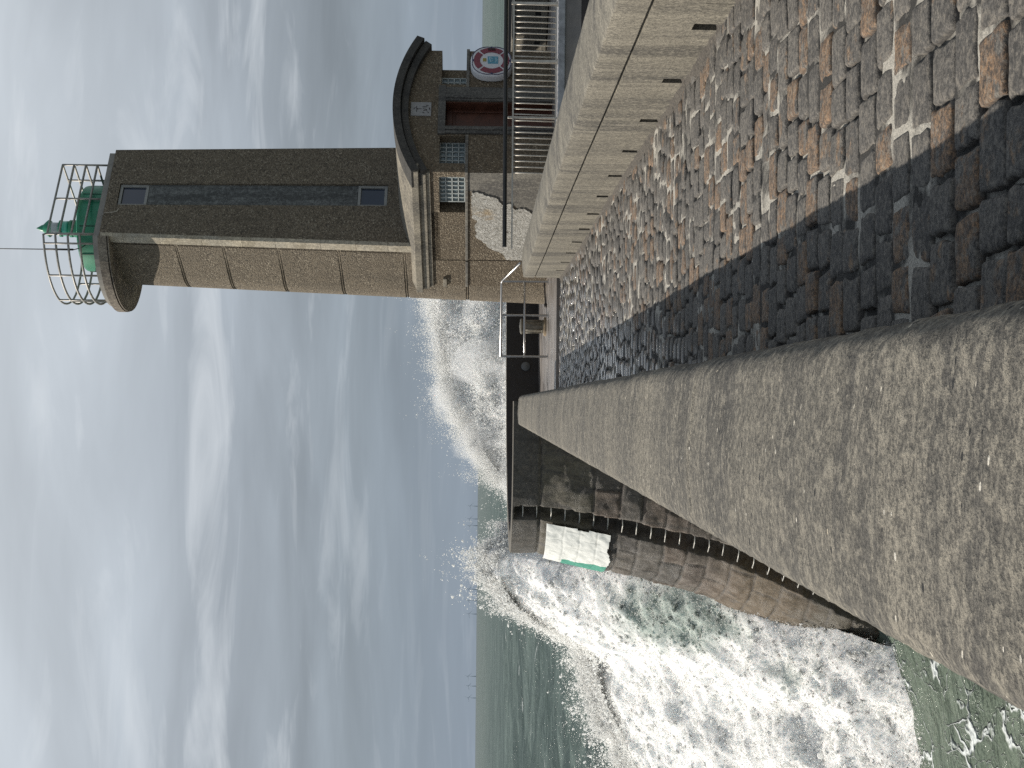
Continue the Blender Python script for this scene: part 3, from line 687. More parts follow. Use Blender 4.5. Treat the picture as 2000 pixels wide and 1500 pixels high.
def local(s,t,z): return A+D1*s+D2*t+Vector((0,0,z))
def build_plaque():
    r=thing('stone_plaque','pale square stone plaque with worn dark lettering above the hut door','plaque',local(1.88,-.02,2.72),ANG)
    MB().box(-.21,.21,0,.03,0,.46).build('tablet',m_plain('plaque_stone',(.26,.255,.25),.8,0,.15,12,.2),r,bevel=.006)
    m=m_plain('plaque_ink',(.035,.03,.03),.9); k=MB()
    def stroke(x0,z0,x1,z1,w=.016):
        dx,dz=x1-x0,z1-z0; L=math.hypot(dx,dz); nx,nz=-dz/L*w/2,dx/L*w/2
        k.prism([(x0+nx,z0+nz),(x1+nx,z1+nz),(x1-nx,z1-nz),(x0-nx,z0-nz)],-.004,.002,'y')
    # worn characters, two rows; only their strokes can still be made out
    stroke(-.02,.40,.04,.36); stroke(.02,.33,-.03,.30); stroke(-.10,.33,.08,.33,.012); stroke(0,.33,0,.22,.012)
    stroke(.06,.20,.06,.09,.02); stroke(.0,.19,-.02,.10); stroke(-.06,.18,-.04,.09); stroke(-.11,.20,-.13,.15); stroke(.11,.12,.10,.07); stroke(.04,.05,-.03,.03,.022); stroke(-.09,.10,-.13,.05)
    k.build('lettering',m,r)
build_plaque()

def build_lifebuoy():
    r=thing('lifebuoy_case','round white lifebuoy case with dull red ring, on the hut wall beside the door','lifebuoy',local(3.25,-.01,1.365),ANG)
    white=m_plain('case_plastic',(.62,.62,.63),.45,0,.06,6,.05); red=m_plain('ring_red',(.21,.04,.06),.5,0,.12,9,.1); navy=m_plain('piping_navy',(.03,.03,.10),.5)
    def rr(a,base=.50): # rounded square-ish outline
        return base*(1+.035*math.cos(4*a+PI))
    def loop(rad,n=64): return [(rad*math.cos(2*PI*i/n)*(rr(2*PI*i/n)/.5),rad*math.sin(2*PI*i/n)*(rr(2*PI*i/n)/.5)) for i in range(n)]
    k=MB(); n=64; rings=[(.47,0.),(.5,-.02),(.5,-.15),(.485,-.185),(.45,-.205),(.43,-.205)]; vs=[]
    for rad,y in rings: vs+=[(x,y,z) for x,z in loop(rad)]
    fs=[(i*n+j,i*n+(j+1)%n,(i+1)*n+(j+1)%n,(i+1)*n+j) for i in range(len(rings)-1) for j in range(n)]+[tuple((len(rings)-1)*n+j for j in range(n))]
    k.add(vs,fs); k.build('case',white,r,True,auto=50)
    # four red segments
    for q in range(4):
        a0,a1=q*PI/2+PI/4+.07,(q+1)*PI/2+PI/4-.07; inn=[(.268*math.cos(a),.268*math.sin(a)) for a in np.linspace(a0,a1,16)]; out=[(.41*math.cos(a),.41*math.sin(a)) for a in np.linspace(a0,a1,16)]
        MB().strip(inn,out,-.218,-.204,'y').build('ring_segment',red,r)
    p=MB()
    for q in range(4):
        pts=[]
        for a in np.linspace(q*PI/2+.06,(q+1)*PI/2-.06,20):
            b=(a-q*PI/2)/(PI/2); rad=.425+.055*math.sin(PI*b)**.7; pts.append((rad*math.cos(a),-.207,rad*math.sin(a)))
        p.tube(pts,.009,6)
    for q in range(4): a=q*PI/2; p.box(.425*math.cos(a)-.022,.425*math.cos(a)+.022,-.222,-.204,.425*math.sin(a)-.022,.425*math.sin(a)+.022)
    p.build('piping',navy,r)
    lb=MB().box(-.10,.13,-.214,-.2045,-.15,.09).build('label_panel',m_plain('label_blue',(.10,.30,.40),.5,0,.06),r)
    s=MB()
    for pts in (((.09,-.217,.05),(-.05,-.217,.02),(.0,-.217,-.04)),((.0,-.217,-.04),(-.05,-.217,.02)),((.09,-.217,.05),(.05,-.217,-.03))): s.tube(pts,.010,5)
    s.box(-.07,.10,-.217,-.214,-.10,-.088); s.box(-.05,.08,-.217,-.214,-.125,-.115); s.build('label_mark',m_plain('label_white',(.4,.55,.6),.6),lb)
    MB().box(-.03,.07,-.213,-.2045,.12,.20).build('yellow_tag',m_plain('tag_yellow',(.30,.24,.04),.5),r)
    MB().box(.32,.39,-.24,-.215,-.085,.085).build('latch',m_plain('latch_dark',(.04,.008,.012),.5),r,bevel=.01)
    l2=MB(); l2.box(-.33,-.27,-.1,-.07,-.39,-.36); l2.box(-.33,-.27,-.1,-.07,.36,.39)
build_lifebuoy()

# ------------------------------------------------------------------ light tower
P0=Vector((3.669,33.396,0))
M_SEAM=m_plain('green_dark',(.006,.06,.035),.6)
def build_tower():
    r=thing('light_tower','tall brown pebble-dashed harbour light tower with a green lantern and railed gallery','lighthouse',P0,ANG)
    zt=10.58; W0=3.16; L=1.5; z0=-.2
    # every ring runs front-left, front-right, right flank, round back, left flank
    def ring(z,ins=0.):
        u=(z-2.9)/(zt-2.9); a0=.30*u+ins; a1=W0-.13*u-ins; f=.10*u+ins
        R=(a1-a0)/2; c=(a0+a1)/2; pts=[(a0,f),(a1,f)]
        for k in range(0,25):
            an=PI*k/24; pts.append((c+R*math.cos(an),L+R*math.sin(an)*.98))
        return pts
    # sunny flank and round back in lifts divided by grooves
    zs=[]; joints=[1.88,3.37,4.93,6.36,7.67,8.80]
    lv=[(z0,0)]
    for j in joints: lv+=[(j-.045,0),(j-.035,.022),(j-.012,.022),(j-.004,0),(j+.004,0),(j+.012,.022),(j+.035,.022),(j+.045,0)]
    lv.append((zt-.22,0))
    k=MB(); n=27; vs=[]
    for z,i in lv:
        pr=ring(z,0); pi=ring(z,i)
        vs+=[(p[0],p[1],z) for p in ([pr[0],pr[1]]+pi[2:])]
    fs=[]
    for a in range(len(lv)-1):
        for b in range(1,n): fs.append((a*n+b,a*n+(b+1)%n,(a+1)*n+(b+1)%n,(a+1)*n+b))
    k.add(vs,fs); k.build('shaft',M_PEBD,r,True,auto=25)
    # front face with the recessed window strip
    f=MB(); u0=lambda z:(z-2.9)/(zt-2.9)
    def fr(x0,x1,za,zb,ya=0.,yb=.3):
        def P(s,z,y): 
            u=u0(z); lo=.30*u; hi=W0-.13*u; x=lo if s==0 else (hi if s==1 else s)
            return (x,.10*u+y,z)
        f.add([P(x0,za,ya),P(x1,za,ya),P(x1,za,yb),P(x0,za,yb),P(x0,zb,ya),P(x1,zb,ya),P(x1,zb,yb),P(x0,zb,yb)],[(0,3,2,1),(4,5,6,7),(0,1,5,4),(1,2,6,5),(2,3,7,6),(3,0,4,7)])
    fr(0,1.26,-.2,zt); fr(1.94,1,-.2,zt); fr(1.26,1.94,-.2,3.83); fr(1.26,1.94,10.31,zt)
    f.build('front_face',M_PEBD,r)
    f=MB(); fr(1.26,1.94,4.56,9.60,.06,.3); f.build('render_strip',m_concrete('blue_grey_render',(.15,.155,.148),(.115,.12,.118),(.06,.062,.06),streak=(3,3,.35),grain=30,bump=.2,bdist=.006,fleck=False),r)
    fm=m_plain('window_frame_paint',(.24,.24,.225),.6,0,.1); t=NT('window_glass'); gm=t.set(color=(.012,.022,.045),rough=.06,spec=.8)
    for za,zb in ((3.84,4.55),(9.61,10.30)):
        y=.10*u0((za+zb)/2)+.05
        w=MB(); w.box(1.262,1.33,y,y+.1,za,zb); w.box(1.87,1.938,y,y+.1,za,zb); w.box(1.33,1.87,y,y+.1,za,za+.07); w.box(1.33,1.87,y,y+.1,zb-.07,zb)
        wo=w.build('window',fm,r,bevel=.006); MB().box(1.33,1.87,y+.05,y+.07,za+.07,zb-.07).build('pane',gm,wo)
    # pale quoin strip on the near corner
    q=MB(); z=3.0
    while z<zt-.05:
        h=min(random.uniform(.7,1.15),zt-.02-z); 
        ra,rb=ring(z),ring(z+h-.008)
        q.add([(ra[0][0]-.012,ra[0][1]-.004,z),(ra[0][0]-.012,ra[0][1]+.22,z),(ra[0][0]+.1,ra[0][1]+.22,z),(ra[0][0]+.1,ra[0][1]-.004,z),
               (rb[0][0]-.012,rb[0][1]-.004,z+h-.008),(rb[0][0]-.012,rb[0][1]+.22,z+h-.008),(rb[0][0]+.1,rb[0][1]+.22,z+h-.008),(rb[0][0]+.1,rb[0][1]-.004,z+h-.008)],
              [(0,3,2,1),(4,5,6,7),(0,1,5,4),(1,2,6,5),(2,3,7,6),(3,0,4,7)]); z+=h
    q.build('corner_strip',m_concrete('pale_stone',(.48,.42,.32),(.40,.37,.31),(.28,.24,.17),streak=(1,1,1.2),grain=50,bump=.3,bdist=.005,fleck=False),r)
    # gallery slab: flush at the front corners, swelling into a round end
    tp=ring(zt); c=((tp[0][0]+tp[1][0])/2,L)
    def bullet(R,ins=0.,n=40):
        a=(tp[0][0]+ins,tp[0][1]+ins); b=(tp[1][0]-ins,tp[1][1]+ins); hw=b[0]-c[0]
        dx,dy=a[0]-c[0],a[1]-c[1]; t2=math.atan2(dy,dx)-math.acos(min(1,R/math.hypot(dx,dy)))
        while t2<0: t2+=2*PI
        pts=[a,b]
        for x in np.linspace(0,t2,n):
            u=min(1,x/(.75*PI)); u=u*u*(3-2*u); rr=hw+(R-hw)*u
            pts.append((c[0]+rr*math.cos(x),c[1]+rr*math.sin(x)))
        return pts
    sm=m_concrete('gallery_concrete',(.25,.215,.165),(.16,.13,.10),(.085,.07,.06),streak=(1.5,1.5,.5),grain=50,bump=.4,bdist=.006,fleck=False)
    g=MB(); g.prism(bullet(2.06),zt-.20,zt,'z'); g.prism(bullet(2.0,.05),zt-.225,zt-.202,'z'); g.prism(bullet(2.045,.0),zt-.25,zt-.227,'z'); g.build('gallery_slab',sm,r)
    g=MB(); o1=bullet(1.93,.06); i1=bullet(1.82,.17); g.strip(i1+[i1[0]],o1+[o1[0]],zt+.002,zt+.15,'z'); g.build('gallery_kerb',m_plain('kerb_concrete',(.24,.225,.20),.85,0,.2,6,.3),r)
    # railing
    rm=m_plain('railing_metal',(.30,.285,.26),.5,.3,.25,12,.1)
    rp=bullet(1.87,.27,36); path=rp
    ra=MB()
    for hz,rad in ((11.90,.026),(11.62,.028),(11.33,.028),(11.05,.028)):
        ra.tube([(p[0],p[1],hz) for p in path],rad,6,True)
    ro=ra.build('gallery_rail',rm,r,True)
    idx=[0,1,6,12,18,22,27,32,36]
    posts=[rp[i] for i in idx]+[((rp[0][0]+rp[1][0])/2,(rp[0][1]+rp[1][1])/2),tuple((np.array(rp[0])+np.array(rp[-1]))/2),tuple((np.array(rp[1])+np.array(rp[2]))/2)]
    for x,y in posts: MB().tube([(x,y,zt+.12),(x,y,11.9)],.026,6).build('rail_post',rm,r,True)
    # lantern base drum and lamp
    gr=NT('green_paint'); n=gr.noise(3,5,.6); gm2=gr.set(color=gr.mix(gr.mr(n,.4,.65),(.012,.165,.085),(.02,.23,.125)),rough=.42,normal=gr.bump(gr.noise(20,3),.1,.01))
    dr=MB(); dr.lathe([(1.065,zt+.01),(1.065,zt+.70),(1.05,zt+.76),(1.0,zt+.79),(.2,zt+.86)],c,64); do=dr.build('lantern_base',gm2,r,True,auto=40)
    for a in (-2.2,-1.35,-.6,2.6,3.4,1.2):
        sm_=MB().box(c[0]+1.062*math.cos(a)-.012,c[0]+1.062*math.cos(a)+.012,c[1]+1.062*math.sin(a)-.012,c[1]+1.062*math.sin(a)+.012,zt+.01,zt+.70)
        sm_.build('panel_seam',M_SEAM,do)
    la=MB(); b=zt+.85
    la.lathe([(.14,b-.1),(.14,b+.10),(.19,b+.14),(.215,b+.16),(.215,b+.25),(.19,b+.27),(.19,b+.29),(.215,b+.30),(.215,b+.36),(.17,b+.385)],c,32); lo=la.build('lamp_body',gm2,r,True,auto=35)
    le=MB(); le.lathe([(.185,b+.386),(.19,b+.42),(.19,b+.52),(.17,b+.55)],c,32); t=NT('green_lens'); le.build('lens',t.set(color=(.03,.32,.22),rough=.1,spec=.8),r,True)
    l3=MB(); l3.lathe([(.2,b+.551),(.21,b+.565),(.21,b+.61),(.17,b+.63)],c,32); l3.build('lamp_collar',gm2,r,True,auto=35)
    l4=MB(); l4.lathe([(.13,b+.631),(.15,b+.66),(.15,b+.80),(.19,b+.83),(.2,b+.85),(.14,b+.853)],c,32); l4.build('lamp_neck',m_plain('lamp_grey',(.42,.44,.45),.35,.2),r,True,auto=35)
    l5=MB(); l5.lathe([(.215,b+.855),(.22,b+.875),(.19,b+.92),(.115,b+1.0),(.09,b+1.03),(.085,b+1.06),(.05,b+1.12),(.006,b+1.2)],c,32); l5.build('lamp_cap',gm2,r,True,auto=35)
    an=MB(); ax,ay=rp[0][0]-.08,rp[0][1]+.5
    an.tube([(ax+.25,ay+.1,zt+.55),(ax+.06,ay,zt+.62),(ax,ay,zt+.78),(ax,ay,zt+4.2)],.013,6); an.tube([(ax,ay,zt+.8),(ax,ay,zt+1.5)],.024,8); an.build('antenna',m_plain('antenna_dark',(.03,.03,.032),.5),r,True)
    cb=MB(); cb.tube([(.9,.10,zt+.05),(.92,.0,zt-.08),(.95,.03,zt-.2),(1.02,.06,zt-.33),(1.1,.06,zt-.36)],.014,6); cb.build('cable',m_plain('cable_grey',(.4,.36,.3),.6),r,True)
build_tower()

# ------------------------------------------------------------------ metalwork
def build_fence():
    m=m_plain('worn_aluminium',(.50,.46,.40),.4,.35,.2,15,.1); Y=28.02
    r=thing('metal_railing','metal railing of thin upright bars on the quay edge before the hut','railing',(6,Y,.09))
    zt=.86
    k=MB(); k.box(-2.95,8,-.012,.012,zt,zt+.03); k.build('top_rail',m,r); k=MB(); k.box(-1.5,8,-.012,.012,.02,.045); k.build('bottom_rail',m,r)
    b=None; x=4.55
    while x<9.6:
        if b is None:
            q=MB(); q.tube([(0,0,.04),(.004,-.006,.3),(.010,-.010,.6),(.016,0,zt)],.0125,6); b=q.build('baluster',m,r,True)
            b.location=(x-6,0,0)
        else:
            o=b.copy(); link(o); o.parent=r; o.location=(x-6+random.gauss(0,.003),0,0)
        x+=.1155
    for x,w in ((5.66,.0),(6.78,.05),(7.93,.05)):
        q=MB()
        if w: q.box(x-6-w/2,x-6+w/2,-.03,.03,-.02,zt+.06); q.box(x-6-w/2-.03,x-6+w/2+.03,-.05,.05,-.02,.012)
        else: q.tube([(x-6,0,-.02),(x-6,0,zt+.10),(x-6,0,zt+.15)],[.026,.026,.006],8)
        q.build('post',m,r,bevel=.004 if w else 0)
    # long dark barrier pole lying level above it
    dm=m_plain('dark_tube',(.035,.034,.033),.4,.4,.2,10,.1)
    k=MB(); k.tube([(-2.92,-.12,1.02),(8,-.12,1.045)],.042,12); o=k.build('barrier_pole',dm,None,True,auto=40); o.location=(6,Y,.09)
    tag(o,'long dark level pole just above the metal railing, before the hut door','pole')
build_fence()

def build_handrail():
    t=NT('stainless'); m=t.set(color=(.42,.41,.40),rough=.3,metal=1.,normal=t.bump(t.noise(60,3),.05,.002)); Y=33.1; z=DECK
    r=thing('handrail','bright steel handrail at the far end of the walkway, below the light tower','handrail',(2,Y,z))
    k=MB(); k.tube([(.88,-4.0,.78),(.86,-.1,1.08),(.80,0,1.10),(-.92,0,1.10)],.028,10); k.build('top_rail',m,r,True)
    k=MB(); k.tube([(.85,0,.56),(-.92,0,.55)],.026,10); k.build('mid_rail',m,r,True)
    for x in (.85,.06,-.90):
        k=MB(); k.tube([(x,0,.0),(x,0,1.09)],.027,10); k.lathe([(.07,0),(.07,.012),(.03,.02)],(x,0),12); k.build('post',m,r,True,auto=40)
    # low chain-like tie bar
    k=MB(); k.tube([(.85,.02,.10),(.25,.02,.06)],.018,8); k.lathe([(.04,.03),(.055,.06),(.04,.1)],(.3,.02),10); k.build('tie_bar',m_plain('rust_dark',(.03,.022,.018),.7),r,True,auto=40)
build_handrail()

def build_bollard():
    m=m_plain('bollard_iron',(.16,.145,.115),.4,.3,.35,7,.3)
    r=thing('bollard','short ribbed metal mooring bollard on the deck behind the handrail','bollard',(1.86,34.2,DECK))
    MB().lathe([(.23,0),(.23,.05),(.2,.06)],(0,0),24).build('base_plate',m_plain('base_tan',(.30,.23,.15),.7),r,True,auto=40)
    k=MB(); k.lathe([(.165,.06),(.165,.10),(.15,.11),(.15,.52),(.165,.53),(.165,.57)],(0,0),24); k.build('body',m,r,True,auto=40)
    k=MB(); k.lathe([(.185,.571),(.19,.60),(.15,.625),(.02,.64)],(0,0),24); k.build('cap',m,r,True,auto=40)
    k=MB()
    for i in range(8):
        a=i*PI/4+.2; k.tube([(.152*math.cos(a),.152*math.sin(a),.11),(.152*math.cos(a),.152*math.sin(a),.52)],.016,6)
    k.build('rib',m,r,True)
    m2=m_plain('buoy_grey',(.12,.125,.125),.5)
    o=MB().lathe([(.02,0),(.09,.02),(.12,.07),(.12,.12),(.08,.15)],n=20).build('wall_cap',m2,None,True,auto=50); o.rotation_euler=(PI/2,0,0); o.location=(1.0,38.27,.33)  # small round cap fixed to the wall, no lamp in it
    tag(o,'small grey round cap low on the black inner wall, left of the bollard','wall fixture')
build_bollard()

# ------------------------------------------------------------------ breaking wave and spray
def m_foam():
    t=NT('white_water'); P=t.geo(); thin=t.attr('thin')
    n=t.noise(1.3,7,.62,.4,vec=P); g=t.noise(7,6,.7,.6,vec=P)
    c=t.mix(t.mr(g,.34,.52),(.86,.875,.86),(.96,.96,.95))
    c=t.mix(t.mr(t.ma('ADD',thin,t.ma('MULTIPLY',t.ma('SUBTRACT',n,.5),.9)),.35,.75,0,.85),c,(.34,.41,.37))
    g3=t.noise(26,4,.7,.4,vec=P)
    d=t.b; t.put(d.inputs['Base Color'],c); d.inputs['Specular IOR Level'].default_value=.0; d.inputs['Roughness'].default_value=1.
    d.inputs['Subsurface Weight'].default_value=.85; d.inputs['Subsurface Radius'].default_value=(.30,.33,.34); d.inputs['Subsurface Scale'].default_value=.8
    tr=t.n('BsdfTranslucent'); t.put(tr.inputs['Color'],c)
    t.put(d.inputs['Normal'],t.bump(t.ma('ADD',g,t.ma('MULTIPLY',g3,1.2)),.3,.04))
    mx=t.n('MixShader'); t.put(mx.inputs[0],t.attr('drop')); t.L.new(d.outputs[0],mx.inputs[1]); t.L.new(tr.outputs[0],mx.inputs[2]); t.L.new(mx.outputs[0],t.out.inputs[0])
    return t.m
M_FOAM=m_foam()
ICO_V=None
def ico(sub):
    bm=bmesh.new(); bmesh.ops.create_icosphere(bm,subdivisions=sub,radius=1); V=np.array([v.co[:] for v in bm.verts]); F=np.array([[v.index for v in f.verts] for f in bm.faces]); bm.free(); return V,F
OCT=(np.array([(1,0,0),(-1,0,0),(0,1,0),(0,-1,0),(0,0,1),(0,0,-1)],float),np.array([(0,2,4),(2,1,4),(1,3,4),(3,0,4),(2,0,5),(1,2,5),(3,1,5),(0,3,5)]))
def blobs(C,r,base,rg,stretch=None,jit=0.):
    V,F=base; n=len(C); q=rg.normal(size=(n,4)); q/=np.linalg.norm(q,axis=1)[:,None]; w,x,y,z=q.T
    R=np.stack([1-2*(y*y+z*z),2*(x*y-w*z),2*(x*z+w*y),2*(x*y+w*z),1-2*(x*x+z*z),2*(y*z-w*x),2*(x*z-w*y),2*(y*z+w*x),1-2*(x*x+y*y)],-1).reshape(n,3,3)
    VV=V[None]*(1+jit*rg.normal(size=(n,len(V),1)))
    s=rg.uniform(.55,1.25,(n,1,3)); VV=VV*s
    W=np.einsum('nij,nkj->nki',R,VV)*r[:,None,None]
    if stretch is not None: W=W+ (W@stretch)[...,None]*0
    W=W+C[:,None,:]
    FF=F[None]+(np.arange(n)*len(V))[:,None,None]
    return W.reshape(-1,3),FF.reshape(-1,F.shape[1])
def m_mist():
    t=NT('spray_mist'); t.N.remove(t.b); v=t.n('VolumePrincipled'); v.inputs['Color'].default_value=(.97,.975,.98,1); v.inputs['Density'].default_value=.8; v.inputs['Anisotropy'].default_value=.15
    t.L.new(v.outputs[0],t.out.inputs['Volume']); return t.m
M_MIST=m_mist()
def hull(S,up,seed,sc=.8):
    """closed skin of fine mist around a relief surface given as an (nu,nv,3) grid"""
    e=fbm(S*sc,4,seed); e2=fbm(S*sc*3.3,3,seed+3)
    nu,nv=S.shape[:2]
    bu=np.minimum(np.arange(nu),np.arange(nu)[::-1])[:,None]/6.; bv=np.minimum(np.arange(nv),np.arange(nv)[::-1])[None]/4.
    m=np.clip(np.minimum(bu,bv),0.02,1)
    out=S+np.array(up)*(m*np.clip(1.9*(e-.32)+.7*(e2-.5),.02,2))[...,None]
    inn=S-np.array(up)*(m*.6)[...,None]
    V=np.concatenate([out.reshape(-1,3),inn.reshape(-1,3)]); n=nu*nv; g=grid_faces(nu,nv); F=[g,g[:,::-1]+n]
    i=np.arange(n).reshape(nu,nv); b=np.concatenate([i[:,0],i[-1,1:],i[::-1,-1][1:],i[0,::-1][1:-1]]); c=np.roll(b,-1)
    F.append(np.stack([b,c,c+n,b+n],-1)[:,::-1]); F=np.concatenate(F); F=np.concatenate([F[:,[0,1,2]],F[:,[0,2,3]]])
    return V,F
def spray_object(name,label,core,groups,cat,mist=None):
    """core: (V,F,thin) relief surface; groups: list of (C,r,base,jit)"""
    rg=np.random.default_rng(2); VV=[];FF=[];TT=[];DD=[];off=0
    if core is not None:
        V,F,th=core; F=np.concatenate([F[:,[0,1,2]],F[:,[0,2,3]]]); VV.append(V);FF.append(F);TT.append(th);DD.append(np.zeros(len(V)));off+=len(V)
    for C,r,base,jit,th in groups:
        V,F=blobs(C,r,base,rg,None,jit); VV.append(V);FF.append(F+off);off+=len(V); TT.append(np.repeat(th,len(base[0]))); DD.append(np.full(len(V),.5))
    nF=sum(len(f) for f in FF)
    if mist is not None:
        V,F=mist; VV.append(V);FF.append(F+off);off+=len(V);TT.append(np.zeros(len(V)));DD.append(np.zeros(len(V)))
    o=npmesh(name,np.concatenate(VV),np.concatenate(FF),M_FOAM,attrs={'thin':np.concatenate(TT),'drop':np.concatenate(DD)})
    if mist is not None:
        o.data.materials.append(M_MIST); mi=np.zeros(len(o.data.polygons),np.int32); mi[nF:]=1; o.data.polygons.foreach_set('material_index',mi)
    tag(o,label,cat,kind='stuff'); return o

def build_wave():
    rg=np.random.default_rng(23)
    # crest height along x (seen against sea behind) and right-hand edge against the wall
    K=1.27
    cx=[v*K for v in (-14,-11,-9,-8,-7.4,-6.3,-5.6,-5.2,-4.85,-4.5,-4.15,-3.7,-3.3,-2.9)]; cz=[1.6+(v-1.6)*K for v in (-3.2,-2.6,-2.1,-1.75,-1.5,-.95,-.85,-.45,.35,.85,1.15,1.3,1.35,.8)]
    def ztop(x): return np.interp(x,cx,cz)
    def xright(z): return np.interp(z,[-8,-6.6,-4.6,-1.4,.2,1.4],[-5.0,-4.85,-4.3,-3.75,-3.4,-3.3])
    def yfront(x,z):
        zt=ztop(x); u=np.clip((z-SEA+.4)/(zt-SEA+.4),0,1.2)
        return 27.4+12.5*(.8*u+.2*u*u)+.25*np.clip(-x-6,0,8)
    # relief surface
    us=np.linspace(0,1,420); vs=np.linspace(0,1,420); U,Vv=np.meshgrid(us,vs,indexing='ij')
    Z0=SEA-.5+(0-SEA)*0; 
    X=-3.3-U*12.5; Q=Vv*1.22
    Zt=ztop(X)+.12; lin=np.minimum(Q,1); Z=(SEA-.6)+(Zt-(SEA-.6))*lin-np.clip(Q-.94,0,1)**1.5*3.
    X=X+(xright(Z)+3.3)*np.clip(1-U*2.2,0,1)
    Y=yfront(X,(SEA-.6)+(Zt-(SEA-.6))*lin)+.35+np.clip(Q-1,0,1)*9
    Pn=np.stack([X*.9,Y*.9,Z*.9],-1)
    d=fbm(Pn,3,51,.5); d2=fbm(Pn*3.7,5,61,.6)
    amp=np.clip(Vv*6,0.55,1)*np.clip(U*8,.2,1)
    Y=Y-amp*(.65*(d-.5)+.10*(d2-.5)+.1); Z=Z+amp*(.6*(d-.5)+.12*(d2-.5)+.28*(fbm(Pn*1.3+9,3,71)-.5)); X=X+amp*(.28*(fbm(Pn*1.7+3,3,77)-.5))
    thin=np.clip(1.25-np.hypot((X+5.0)/1.3,(Z+3.1)/1.9),0,1)*.9
    thin=np.maximum(thin,.55*np.clip(1-np.hypot((X+5.9)/1.0,(Z+5.4)/1.4),0,1))
    core=(np.stack([X,Y,Z],-1).reshape(-1,3),grid_faces(420,420),thin.ravel())
    S=np.stack([X,Y,Z],-1).reshape(-1,3); tv=thin.ravel(); nn=len(S)
    G=[]
    def pick(n,mask=None):
        i=rg.integers(0,nn,n); return S[i],tv[i],(i//420)/419.,(i%420)/419.
    # billows riding on the surface
    C,t_,u_,v_=pick(9000); r=.02+.05*rg.random(len(C))**3; C=C+rg.normal(0,.06,C.shape)-np.array([0,.03,0]); G.append((C,r,ico(1),.3,t_))
    C,t_,u_,v_=pick(220000); r=.006+.015*rg.random(len(C))**3; C=C+rg.normal(0,.06,C.shape)+np.array([-.02,-.03,.04])*rg.exponential(1,(len(C),1)); G.append((C,r,OCT,.15,t_*.6))
    # torn upper fringe and flying drops
    n=420000; x=-3.35-rg.random(n)**1.0*12; zt=ztop(x)
    hgt=rg.exponential(.17,n)*(1+.9*(fbm(np.stack([x*1.6,0*x,0*x],-1),3,5)-.3))
    z=zt-.25+hgt*(.5+1.2*fbm(np.stack([x*3.5,0*x+3,0*x],-1),3,6)); y=yfront(x,np.minimum(z,zt))+.5+rg.normal(0,.5,n)
    clump=fbm(np.stack([x*3.2,y*3.2,z*3.2],-1),4,15); keep=clump+.12*rg.random(n)>.50+.10*np.clip((z-zt),0,2)
    C=np.stack([x,y,z],-1)[keep]; r=.005+.016*rg.random(len(C))**3; G.append((C,r,OCT,.2,np.zeros(len(C))))
    C2=C[rg.random(len(C))<.06]; G.append((C2+rg.normal(0,.05,C2.shape),.02+.03*rg.random(len(C2))**2,ico(1),.35,np.zeros(len(C2))))
    spray_object('breaking_wave','big white breaking wave bursting against the rounded pier head on the left',core,G,'wave')
build_wave()

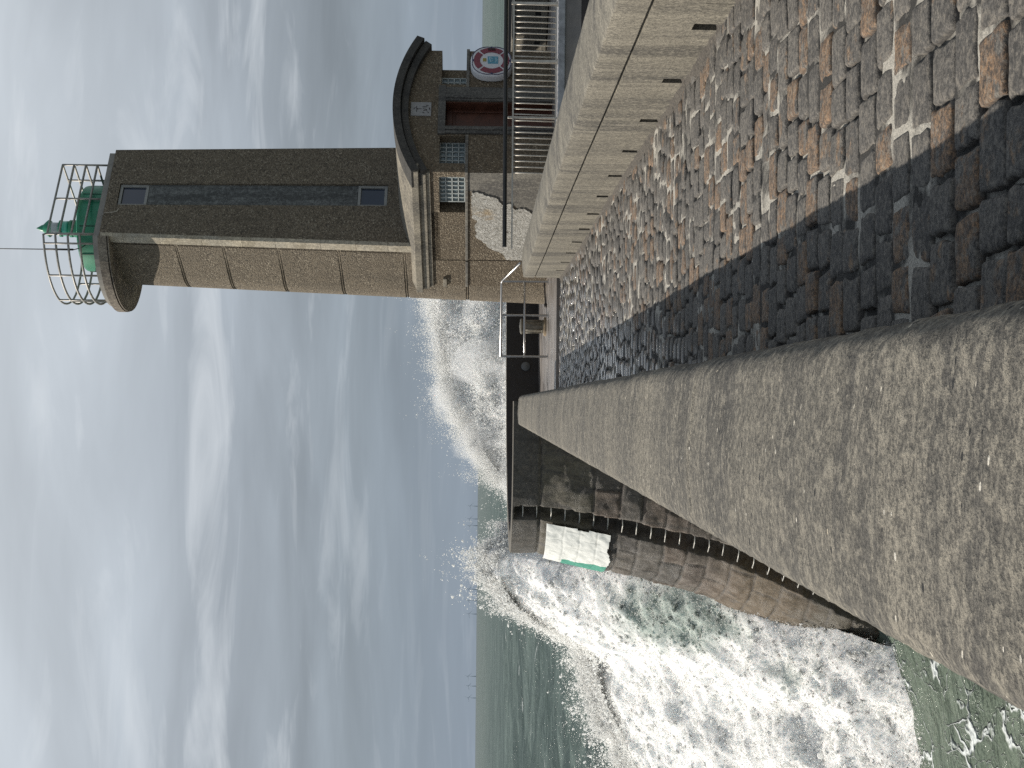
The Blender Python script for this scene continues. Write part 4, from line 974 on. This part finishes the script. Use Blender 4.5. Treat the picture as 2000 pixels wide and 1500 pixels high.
def build_plume():
    rg=np.random.default_rng(29)
    cx=[-3.2,-2.6,-2.1,-1.6,-1.1,-.5,.2,.9,1.6,2.3,2.9,3.4,4.0,5,6]; cz=[.2,.7,1.2,1.6,1.85,2.3,2.65,2.8,2.85,2.95,3.15,3.2,2.5,1.0,-.5]; cx=[v*1.05 for v in cx]
    def ztop(x): return np.interp(x,cx,cz)
    us=np.linspace(0,1,330); vs=np.linspace(0,1,200); U,Vv=np.meshgrid(us,vs,indexing='ij')
    X=-3.5+U*9.2; Q=Vv*1.25; lin=np.minimum(Q,1); Zt=ztop(X)-.05; Z=-1.+(Zt+1.)*lin-np.clip(Q-.94,0,1)**1.5*5; Y=41.3+1.4*(Zt+1)*lin+np.clip(Q-1,0,1)*8
    Pn=np.stack([X*.9,Y*.9,Z*.9],-1); d=fbm(Pn,3,81,.5); d2=fbm(Pn*3.5,5,85,.6)
    Y=Y-(.8*(d-.5)+.3*(d2-.5)); Z=Z+.7*(d-.5)+.6*(fbm(Pn*1.3,4,87)-.5)+.25*(d2-.3); X=X+.5*(fbm(Pn*1.4+5,4,88)-.5)
    S=np.stack([X,Y,Z],-1).reshape(-1,3); core=(S,grid_faces(330,200),np.zeros(len(S)))
    G=[]; i=rg.integers(0,len(S),2500); C=S[i]+rg.normal(0,.07,(2500,3)); G.append((C,.02+.05*rg.random(2500)**3,ico(1),.3,np.zeros(2500)))
    i=rg.integers(0,len(S),90000); C=S[i]+rg.normal(0,.13,(90000,3))-np.array([0,.1,0]); G.append((C,.010+.03*rg.random(90000)**3,OCT,.15,np.zeros(90000)))
    n=330000; x=-3.5+8.6*rg.random(n); zt=ztop(x); z=zt-.32+rg.exponential(.19,n)*(.5+1.2*fbm(np.stack([x*2.5,0*x,0*x],-1),3,6)); y=41.9+1.4*(zt+1)+rg.normal(0,.6,n)
    cl=fbm(np.stack([x*2.6,y*2.6,z*2.6],-1),4,19); k=cl+.12*rg.random(n)>.47+.11*np.clip(z-zt,0,2); C=np.stack([x,y,z],-1)[k]
    G.append((C,.005+.016*rg.random(len(C))**3,OCT,.2,np.zeros(len(C))))
    spray_object('spray_plume','white plume of spray rising behind the black sea wall beside the light tower',core,G,'spray',hull(S.reshape(330,200,3)[::3,::2],(-.1,-.35,.93),95))
build_plume()

# ------------------------------------------------------------------ wind turbines on the horizon
def build_turbines():
    m=m_plain('turbine_haze',(.36,.43,.50),.7,0,.02,.01,0.); spots=[(511,0),(486,1),(473,2),(349,3),(327,4),(301,5),(180,6),(161,7),(138,8)]  # grey-blue close to the sky: distance haze put into the turbine colour
    pos=['right one of the cluster nearest the pier head','middle one of the cluster nearest the pier head','left one of the cluster nearest the pier head','right-hand one of the middle cluster','centre one of the middle cluster','left-hand one of the middle cluster','right-hand one of the far-left cluster','centre one of the far-left cluster','leftmost of all on the horizon']
    proto=None
    for U,i in spots:
        Yd=17500+random.uniform(-800,800); x=(U-712)/2773*Yd
        lab='faint wind turbine at sea, '+pos[i]
        if proto is None:
            r=thing('wind_turbine',lab,'wind turbine',(x,Yd,SEA),0,'wind turbines on the horizon')
            parts=[MB().tube([(0,0,0),(0,0,95)],[4.2,2.6],10).build('tower',m,r,True), MB().box(-3,3,-5,9,94,100).build('nacelle',m,r)]
            for a in range(3):
                an=a*2*PI/3+.3; parts.append(MB().tube([(0,-6,97),(math.sin(an)*18,-6,97+math.cos(an)*18),(math.sin(an)*60,-6,97+math.cos(an)*60)],[1.6,2.2,.5],8).build('blade',m,r,True))
            proto=(r,parts)
        else:
            r=proto[0].copy(); link(r); r.location=(x,Yd,SEA); r['label']=lab; r.rotation_euler=(0,0,random.uniform(-.5,.5))
            for p in proto[1]:
                c=p.copy(); link(c); c.parent=r
build_turbines()
